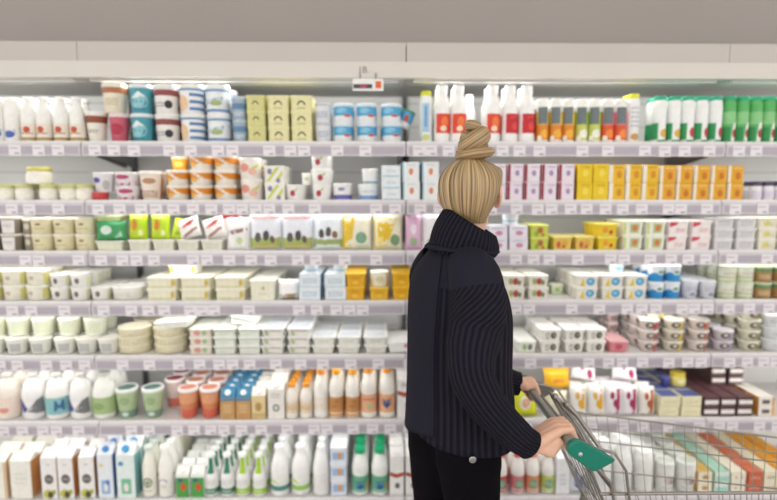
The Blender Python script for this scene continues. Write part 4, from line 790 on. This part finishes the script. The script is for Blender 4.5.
# smooth back panel: open loft lying just outside the rear left part of the torso
def back_panel():
    out=[]
    for i,(f,r,z,hf,hr) in enumerate(interp(TK,40)):
        q=[]
        a0,a1=math.radians(166),math.radians(262)      # angle 180 = straight behind, 90 = right, 270 = left
        z2=z-.0 + (.045 if i==0 else 0)
        for j in range(41):
            a=a0+(a1-a0)*j/40; ca,sa=math.cos(a),math.sin(a); ex=2/2.3
            x=math.copysign(abs(ca)**ex,ca); y=math.copysign(abs(sa)**ex,sa)
            k=1.04+.02*max(0,1-i/14)+.012*math.sin(4*a+i*.06)*(1-i/50)
            zz=z+(.028+.016*math.sin(3*a))*max(0,1-i/10)
            q.append(B(f+hf*x*k,r+hr*y*k,zz))
        out.append(q)
    return out
kp_=loft('back_panel',back_panel(),plain,closed=False,solid=.004); kp_['label']='smooth dark cloth back panel'
# collar: leaning turtleneck tube, folded
def tring(c,ax,r1,r2,n=72,ph=0):
    ax=Vector(ax).normalized(); u=BF-ax*BF.dot(ax); u.normalize(); w=ax.cross(u)
    return [Vector(c)+u*math.cos(2*PI*i/n)*r1+w*math.sin(2*PI*i/n)*r2 for i in range(n)]
c0=P(462,253,1.60); c1=P(471,222,1.60)
ax0=Vector((.10,0,1)); ax1=Vector((.60,-.10,1))
cr=[]
for i in range(9):
    t=i/8; c=c0.lerp(c1,t); ax=ax0.lerp(ax1,t); r=.110-.012*t+.010*math.sin(t*PI); cr.append(tring(c,ax,r*.98,r*.86))
for i in range(4):
    t=1-i*.12; c=c0.lerp(c1,t); ax=ax0.lerp(ax1,t); cr.append(tring(c+ax.normalized()*.004*(1 if i==1 else 0),ax,.084-.004*i,.074-.004*i))
knit_c=stripe_mat('ribbed_collar','12111a','2c2a38',46,bump=1,rough=.9,noisy=.1,dist=.008)
loft('turtleneck_collar',cr,knit_c,solid=.003)
# shoulder yoke welt seam
wp=[tring(P(462,250,1.60),(.08,0,1),.118,.108),tring(P(462,247,1.60),(.08,0,1),.108,.098)]
loft('collar_welt',wp,plain,solid=.006)
# sleeves
def sleeve(name,pts,n=64,m=knit_s,seg=44,fold=.03,seed=0,shear=False):
    ps=interp([tuple(p)+(r,) for p,r in pts],seg); rg=[]; up=None
    for i,p in enumerate(ps):
        c=Vector(p[:3]); r=p[3]; t=Vector(ps[min(i+1,seg-1)][:3])-Vector(ps[max(i-1,0)][:3]); t.normalize()
        if up is None: a=Vector((0,1,0)); up=(a-t*a.dot(t)).normalized()
        else: up=(up-t*up.dot(t)).normalized()
        w=t.cross(up); q=[]
        for j in range(n):
            a=2*PI*j/n; k=1+fold*noise.noise(Vector((math.cos(a)*1.2,math.sin(a)*1.2,i*.22+seed)))*1.6
            q.append(c+(up*math.cos(a)+w*math.sin(a))*r*k)
        rg.append(q)
    o=loft(name,rg,m,solid=.004)
    if shear:
        o.data.materials.append(plain)
        for p in o.data.polygons:
            if p.index//n<7: p.material_index=1
    if shear:                       # dropped shoulder: ribs run diagonally, then straight down the sleeve
        for l in o.data.uv_layers[0].data:
            u,v=l.uv; d=max(0,.20-v); l.uv=(u+d*1.9,v)
    return o
RA=[(P(462,262,1.53),.050),(P(474,276,1.47),.072),(P(478,305,1.44),.076),(P(475,332,1.42),.072),(P(471,352,1.40),.067),(P(472,376,1.375),.058),(P(484,400,1.365),.052),(P(503,422,1.365),.047),(P(518,436,1.37),.042),(P(529,444,1.372),.037)]
SL=sleeve('sleeve',RA,shear=True)
LA=[(P(440,258,1.70),.060),(P(432,278,1.74),.072),(P(440,320,1.76),.066),(P(462,358,1.76),.060),(P(485,376,1.75),.054),(P(505,381,1.745),.044),(P(519,384,1.742),.036)]
sleeve('sleeve',LA,seed=5)
for nm,c,d,r in(('cuff',P(528,443.5,1.372),(Vector(RWR)-P(506,426,1.365)),.0365),('cuff',P(514,383.5,1.742),(Vector(LWR)-P(485,376,1.75)),.035)):
    d.normalize(); a=Vector((0,1,0)); u=(a-d*a.dot(d)).normalized(); w=d.cross(u)
    loft(nm,[[Vector(c)+d*o+(u*math.cos(2*PI*j/60)+w*math.sin(2*PI*j/60))*(r+e) for j in range(60)] for o,e in((-.012,0),(-.008,.003),(.006,.003),(.010,-.001),(.008,-.006))],knit_s,solid=.003)
# small round metal badge on the hem
bp_=P(471,457,1.40)
# find the sweater surface under that pixel
hit=None; me=sweater.data; best=9
for v in me.vertices:
    d=(v.co-Vector((bp_.x,bp_.y,bp_.z)))
    dx=(v.co.x/v.co.y-bp_.x/bp_.y); dz=((v.co.z-CH)/v.co.y-(bp_.z-CH)/bp_.y)
    if v.co.y<1.62 and dx*dx+dz*dz<best: best=dx*dx+dz*dz; hit=v.co.copy()
b=MB(); b.lathe([(.0005,.0),(.011,0),(.011,.003),(.008,.004),(.0005,.0035)],mat('a7a7aa',.25,metal=1.0),20); o=kid(b,'badge')
o.location=hit+Vector((.000,-.008,.0)); o.rotation_euler=(PI/2,0,math.radians(5)); o['label']='small round metal badge'
# trousers
def leg(s):
    K_=[(B(-.004,s*.064,.93),.096),(B(-.008,s*.068,.83),.104),(B(-.006,s*.073,.74),.102),(B(0,s*.085,.60),.086),(B(.0,s*.088,.48),.072),(B(-.02,s*.09,.34),.068),(B(-.035,s*.09,.16),.056),(B(-.04,s*.09,.085),.052)]
    return K_
b=MB()
for s in(-1,1): chain(b,leg(s),trou,28)
ellip(b,B(.005,0,.90),(.150,.125,.10),trou,Matrix(((BR.x,BF.x,0),(BR.y,BF.y,0),(0,0,1))))
tmp=b.build('trousers'); rm=tmp.modifiers.new('r','REMESH'); rm.mode='VOXEL'; rm.voxel_size=.007; sm=tmp.modifiers.new('s','SMOOTH'); sm.iterations=8; sm.factor=.5
dg=bpy.context.evaluated_depsgraph_get(); me=bpy.data.meshes.new_from_object(tmp.evaluated_get(dg)); bpy.data.objects.remove(tmp); me.materials.clear(); me.materials.append(mat('0c0a0f',.9,var=.1,spec=.1))
for p in me.polygons: p.use_smooth=True
o=bpy.data.objects.new('trousers',me); COL.objects.link(o); kids.append(o)
for s in(-1,1):
    b=MB(); chain(b,[(B(-.065,s*.09,.050),.044),(B(.05,s*.10,.045),.043),(B(.135,s*.107,.038),.034)],mat('1c1c20',.5),20)
    b.box(B(.035,s*.097,.008),(.29,.09,.016),mat('e2e2e0',.5),.006,Matrix.Rotation(FA-.05*s,3,'Z')); kid(b,'shoe')
# ---- hair
hair=stripe_mat('blond_hair','3d2b1a','dcbc8c',26,bump=1.0,rough=.4,noisy=.95,nf=3.5,spec=.45,dist=.003)
hair2=stripe_mat('blond_bun_hair','463220','dcbc8c',9,bump=.8,rough=.4,noisy=.92,nf=3.2,spec=.45,dist=.003)
def sring(c,rx,ry,n=96,cut=0,wob=.0,ph=0,tl=0):
    o=[]
    for i in range(n):
        a=2*PI*i/n; k=1+wob*math.sin(17*a+ph)+wob*.7*math.sin(41*a+ph*2)
        # a=0 right, 90deg forward
        o.append(Vector(c)+HR*rx*math.cos(a)*k+HF*ry*math.sin(a)*k+Vector((0,0,tl*math.sin(a))))
    return o
# skull cap from the nape up to the bun root; front edge is lifted by tl so the face stays free
top=P(474,157,1.60)
HK=[(-.020,-.100,.058,.050,.130),(-.024,-.080,.066,.066,.125),(-.022,-.056,.080,.084,.106),(-.018,-.028,.0915,.098,.098),(-.014,.004,.0965,.107,.080),(-.010,.036,.0935,.109,.050),(-.012,.064,.076,.092,.020),(-.014,.083,.053,.066,.006),(-.016,.095,.034,.040,.0),(-.018,.101,.014,.016,0)]
rs=[]
for i,(f,z,rx,ry,tl) in enumerate(interp(HK,40)):
    q=[]
    for j in range(180):
        a=2*PI*j/180; k=1+.008*math.sin(17*a+i*.03)+.005*math.sin(41*a)+.004*noise.noise(Vector((a*9,i*.1,0)))
        fr=max(0,math.sin(a)+.30)/1.30
        q.append(H(f+ry*math.sin(a)*k,rx*math.cos(a)*k,z+tl*fr**1.0))
    rs.append(q)
loft('hair',rs,hair,solid=0)
# bun: a twisted rope of hair coiling up
def coil(name,cpx,turns,R0,R1,z0,z1,t0,t1,squash=.75,ph=0,seg=70,tl=0):
    TM=Matrix.Rotation(math.radians(tl),3,'Y')
    pts=[];
    for i in range(seg):
        q=i/(seg-1); a=ph+turns*2*PI*q; R_=R0+(R1-R0)*q; z=z0+(z1-z0)*q
        c=Vector(cpx)+Vector((0,0,z))+TM@Vector((math.cos(a)*R_,math.sin(a)*R_,0)); pts.append((c,t0+(t1-t0)*q))
    n=32; rg=[]; up=None
    for i,(c,r) in enumerate(pts):
        t=pts[min(i+1,seg-1)][0]-pts[max(i-1,0)][0]; t.normalize()
        if up is None: a=Vector((0,0,1)); up=(a-t*a.dot(t)).normalized()
        else: up=(up-t*up.dot(t)).normalized()
        w=t.cross(up); e=1-.65*max(0,(i/(seg-1)-.9)/.1); s0=min(1,.45+i/8)
        rg.append([c+(up*math.cos(2*PI*j/n)*squash+w*math.sin(2*PI*j/n))*r*e*s0*(1+.03*math.sin(6*2*PI*j/n+i*.5)) for j in range(n)])
    return loft(name,rg,hair2,solid=0)
bc=P(475,156,1.595)
b=MB(); ellip(b,bc+Vector((0,0,.022)),(.040,.040,.040),mat('9c7a4e',.5,var=.25,scale=80)); core=kid(b,'bun_core')
coil('bun_roll',bc,1.25,.040,.036,.002,.014,.021,.022,.72,ph=2.4,tl=-5)
coil('bun_roll',bc+Vector((-.002,0,0)),1.2,.024,.018,.038,.062,.031,.029,.95,ph=2.6,tl=-28)
coil('bun_tip',bc+Vector((-.006,0,0)),1.1,.014,.008,.084,.094,.017,.014,.95,ph=1.0,seg=40,tl=22)
b=MB(); b.tube([bc+Vector((math.cos(a)*.030-.000,math.sin(a)*.030,-.004)) for a in [2*PI*i/24 for i in range(24)]],.004,mat('5b3a25',.6),8,closed=True); kid(b,'hair_tie')
rnd=random.Random(3); 
for q in range(16):
    x=rnd.uniform(-.055,.055); b=MB(); pts=[]; c=H(-.083+abs(x)*.3,x,-.055); dx=rnd.uniform(-.02,.03); 
    for i in range(9): t=i/8; pts.append(c+Vector((dx*math.sin(t*3),-.012*math.sin(t*PI)-.006,-.035*t+rnd.uniform(-.003,.003))))
    b.tube(pts,.0006,mat('b08b5c',.5),5); kid(b,'loose_hair_strand')
for o in kids:
    o.parent=person; o.matrix_parent_inverse=Matrix.Translation(-Vector(person.location))
# ================= SHOPPING TROLLEY =================
chrome=mat('9a9690',.28,metal=.85,var=.03); chrome2=mat('8b8a86',.3,metal=.85,var=.03); green=mat('0d7a66',.35,var=.04); dk=mat('9b9d94',.3,metal=.4,var=.05)
tr=empty('shopping_trolley',(.95,1.55,0),'chrome wire shopping trolley with green handle bracket, held by the person','trolley')
tkids=[]
def tk(mb,name,lab=None):
    o=mb.build(name); o.parent=tr; o.matrix_parent_inverse=Matrix.Translation(-Vector(tr.location))
    if lab: o['label']=lab
    return o
YN,YF=1.315,1.79
b=MB(); b.tube([(GX,YN-.005,GZ),(GX,YF+.01,GZ)],GR,dk,20); tk(b,'push_handle','dark round handle bar')
b=MB(); b.tube([(GX+.006,YN,GZ-.018),(GX+.006,YF,GZ-.018)],.006,mat('24463c',.35),12); tk(b,'handle_strip','dark green strip')
for hx,hz,hy in((.055,.010,1.64),(.080,.0,1.60)):
    b=MB(); b.tube([(GX+hx,hy,GZ+hz),(GX+hx+.03,hy-.02,GZ+hz-.03),(GX+hx+.12,hy-.05,GZ+hz-.16)],[.010,.0075,.0065],chrome,12); ellip(b,Vector((GX+hx,hy,GZ+hz)),(.013,.013,.013),chrome,None,14,9); tk(b,'hinge_tube')
# coin plate / advert strip of chrome alongside the bar
# basket corners (top rim): near-rear, far-rear, near-front, far-front
NR=Vector((.600,1.335,.800)); FR=Vector((.640,1.80,.820)); NFt=Vector((1.50,1.40,.775)); FFt=Vector((1.50,1.70,.775))
nr=P(600,494,1.345); nf0=P(777,494,1.345); NR=Vector((nr.x,1.345,nr.z)); dn=(nf0-nr); NFt=NR+dn*2.0; NFt.z=NR.z
fr=P(575,412,1.80); ff=P(777,437.5,1.66); FR=fr.copy(); FFt=fr+(ff-fr)*1.62
NB=Vector((NR.x+.13,1.375,.47)); FB=Vector((NR.x+.13,1.73,.47)); NBf=NFt+Vector((-.07,.03,-.26)); FBf=FFt+Vector((-.07,-.03,-.24))
def wires(a0,a1,b0,b1,n,r,name,m=chrome):
    for i in range(n):
        t=i/(n-1); b=MB(); b.tube([Vector(a0).lerp(a1,t),Vector(b0).lerp(b1,t)],r,m,6); tk(b,name)
def frame(pts,r,name,closed=True,n=10):
    b=MB(); b.tube(pts,r,chrome,n,closed=closed); return tk(b,name)
frame([NR,NFt],.0046,'top_rim',False); frame([FR,FFt],.0036,'top_rim',False); frame([NFt,FFt],.0045,'top_rim',False)
frame([NR+Vector((0,0,-.026)),NFt+Vector((0,0,-.026))],.0028,'rim_wire',False); 
frame([FR+Vector((0,0,-.055)),FFt+Vector((0,0,-.055))],.0022,'rim_wire',False)
wires(FR,FFt,FB,FBf,30,.0013,'side_wire'); wires(NR,NFt,NB,NBf,30,.0013,'side_wire'); wires(NFt,FFt,NBf,FBf,12,.0018,'front_wire')
wires(NB,FB,NBf,FBf,12,.0018,'floor_wire')
for t in(.30,.62,.98):
    frame([NR.lerp(NB,t),NFt.lerp(NBf,t),FFt.lerp(FBf,t),FR.lerp(FB,t)],.0024,'hoop_wire',False,8)
for t in(.0,.33,.66,1): frame([NB.lerp(NBf,t),FB.lerp(FBf,t)],.003,'cross_wire',False,8)
# rear gate: hangs from just ahead of the handle, slanting away
GA=Vector((GX+.030,YN+.035,GZ-.012)); GB_=Vector((GX+.030,YF-.02,GZ-.012)); GC_=Vector((GX+.200,YN+.065,.50)); GD=Vector((GX+.200,YF-.06,.50))
frame([GA,GB_],.0055,'gate_bar',False); frame([GA,GC_],.0045,'gate_side_wire',False); frame([GB_,GD],.0045,'gate_side_wire',False)
wires(GA,GB_,GC_,GD,9,.0019,'gate_wire')
for t in(.25,.6,.95): frame([GA.lerp(GC_,t),GB_.lerp(GD,t)],.0024,'gate_cross_wire',False,8)
# second bar and folded child seat next to the handle
frame([(GX+.016,YN+.03,GZ-.030),(GX+.016,YF-.01,GZ-.030)],.006,'stiffening_bar',False)
cs=[Vector((GX+.055,YN+.12,GZ+.005)),Vector((GX+.055,YF-.09,GZ+.005)),Vector((GX+.17,YF-.11,GZ-.20)),Vector((GX+.17,YN+.14,GZ-.20))]
frame(cs,.0042,'child_seat_frame')
wires(cs[0],cs[1],cs[3],cs[2],8,.0019,'child_seat_wire'); frame([cs[0].lerp(cs[3],.4),cs[1].lerp(cs[2],.4)],.002,'child_seat_cross_wire',False,8)
# bent hand wires rising from the bracket to the rim (near and far)
for y,s in((YN+.012,1),(YF-.0,-1)):
    frame([(GX+.000,y,GZ+.004),(GX+.065,y,GZ-.008),(GX+.115,y,GZ-.022),(GX+.150,y+.004*s,GZ-.075),(GX+.165,y+.008*s,GZ-.16)],.0042,'bracket_wire',False)
    frame([(GX+.020,y+.004*s,GZ-.035),(GX+.075,y,GZ-.070),(GX+.110,y+.004*s,GZ-.11),(GX+.13,y+.008*s,GZ-.2)],.0042,'bracket_wire',False)
# green bracket: wedge plate with rounded end, near side and far side
for y,lab,gm in((YN,'green plastic bracket with screw',green),(YF+.012,'grey end bracket',chrome2)):
    b=MB(); pts=[]
    for a in range(60,241,20): pts.append((GX+.003+.024*math.cos(math.radians(a)),GZ+.000+.024*math.sin(math.radians(a))))
    pts+= [(GX+.048,GZ-.062),(GX+.060,GZ-.060),(GX+.104,GZ-.036),(GX+.106,GZ-.030),(GX+.060,GZ-.002)]
    n=len(pts); y0,y1=y-.012,y+.012; cx=sum(p[0] for p in pts)/n; cz=sum(p[1] for p in pts)/n
    R_=[]
    for yy,k in((y0,.86),(y0+.004,1),(y1-.004,1),(y1,.86)): R_.append([(cx+(p[0]-cx)*k,yy,cz+(p[1]-cz)*k) for p in pts])
    vs=sum(R_,[]); fs=[]
    for k in range(3):
        for i in range(n): j=(i+1)%n; fs.append((k*n+i,(k+1)*n+i,(k+1)*n+j,k*n+j))
    fs+=[tuple(range(n)),tuple(range(3*n,4*n))[::-1]]; b.add(vs,fs,gm); o=tk(b,'handle_bracket',lab)
    b=MB(); b.lathe([(.0005,0),(.0062,0),(.0055,.002),(.0005,.003)],mat('c9c9c6',.3,metal=.7),14); s=b.build('screw',o); s.rotation_euler=(PI/2,0,0); s.location=(GX+.012,y0+.0005,GZ-.012)
# undercarriage
for y in(1.375,1.73):
    frame([(GX+.20,y,.50),(GX+.17,y,.30),(GX+.13,y,.16)],.010,'leg_tube',False,12); frame([(GX+.13,y,.16),(1.38,y,.20),(1.42,y,.44)],.010,'leg_tube',False,12)
for x,y in((GX+.15,1.375),(GX+.15,1.73),(1.34,1.375),(1.34,1.73)):
    b=MB(); b.lathe([(.012,-.013),(.060,-.012),(.062,-.006),(.062,.006),(.060,.012),(.012,.013)],mat('2c2c2e',.6),24); w_=tk(b,'caster_wheel'); w_.location=(x,y,.0625); w_.rotation_euler=(PI/2,0,0)
    w_.matrix_parent_inverse=Matrix.Translation(-Vector(tr.location))
    b=MB(); b.box((x,y+.02,.11),(.03,.004,.11),chrome2); b.box((x,y-.02,.11),(.03,.004,.11),chrome2); b.box((x,y,.167),(.034,.046,.008),chrome2); tk(b,'caster_fork')
cam=bpy.data.cameras.new('camera'); co=bpy.data.objects.new('camera',cam); COL.objects.link(co); S.camera=co
cam.sensor_width=36; cam.sensor_fit='HORIZONTAL'; cam.lens=F/777*36; cam.clip_start=.05
co.location=(0,0,CH); co.rotation_euler=(PI/2-TH,0,-PSI)
cam.dof.use_dof=True; cam.dof.focus_distance=1.52; cam.dof.aperture_fstop=FST
S.view_settings.view_transform='Standard'; S.view_settings.look='None'; S.view_settings.gamma=1; S.view_settings.use_curve_mapping=False; S.view_settings.exposure=EXPO
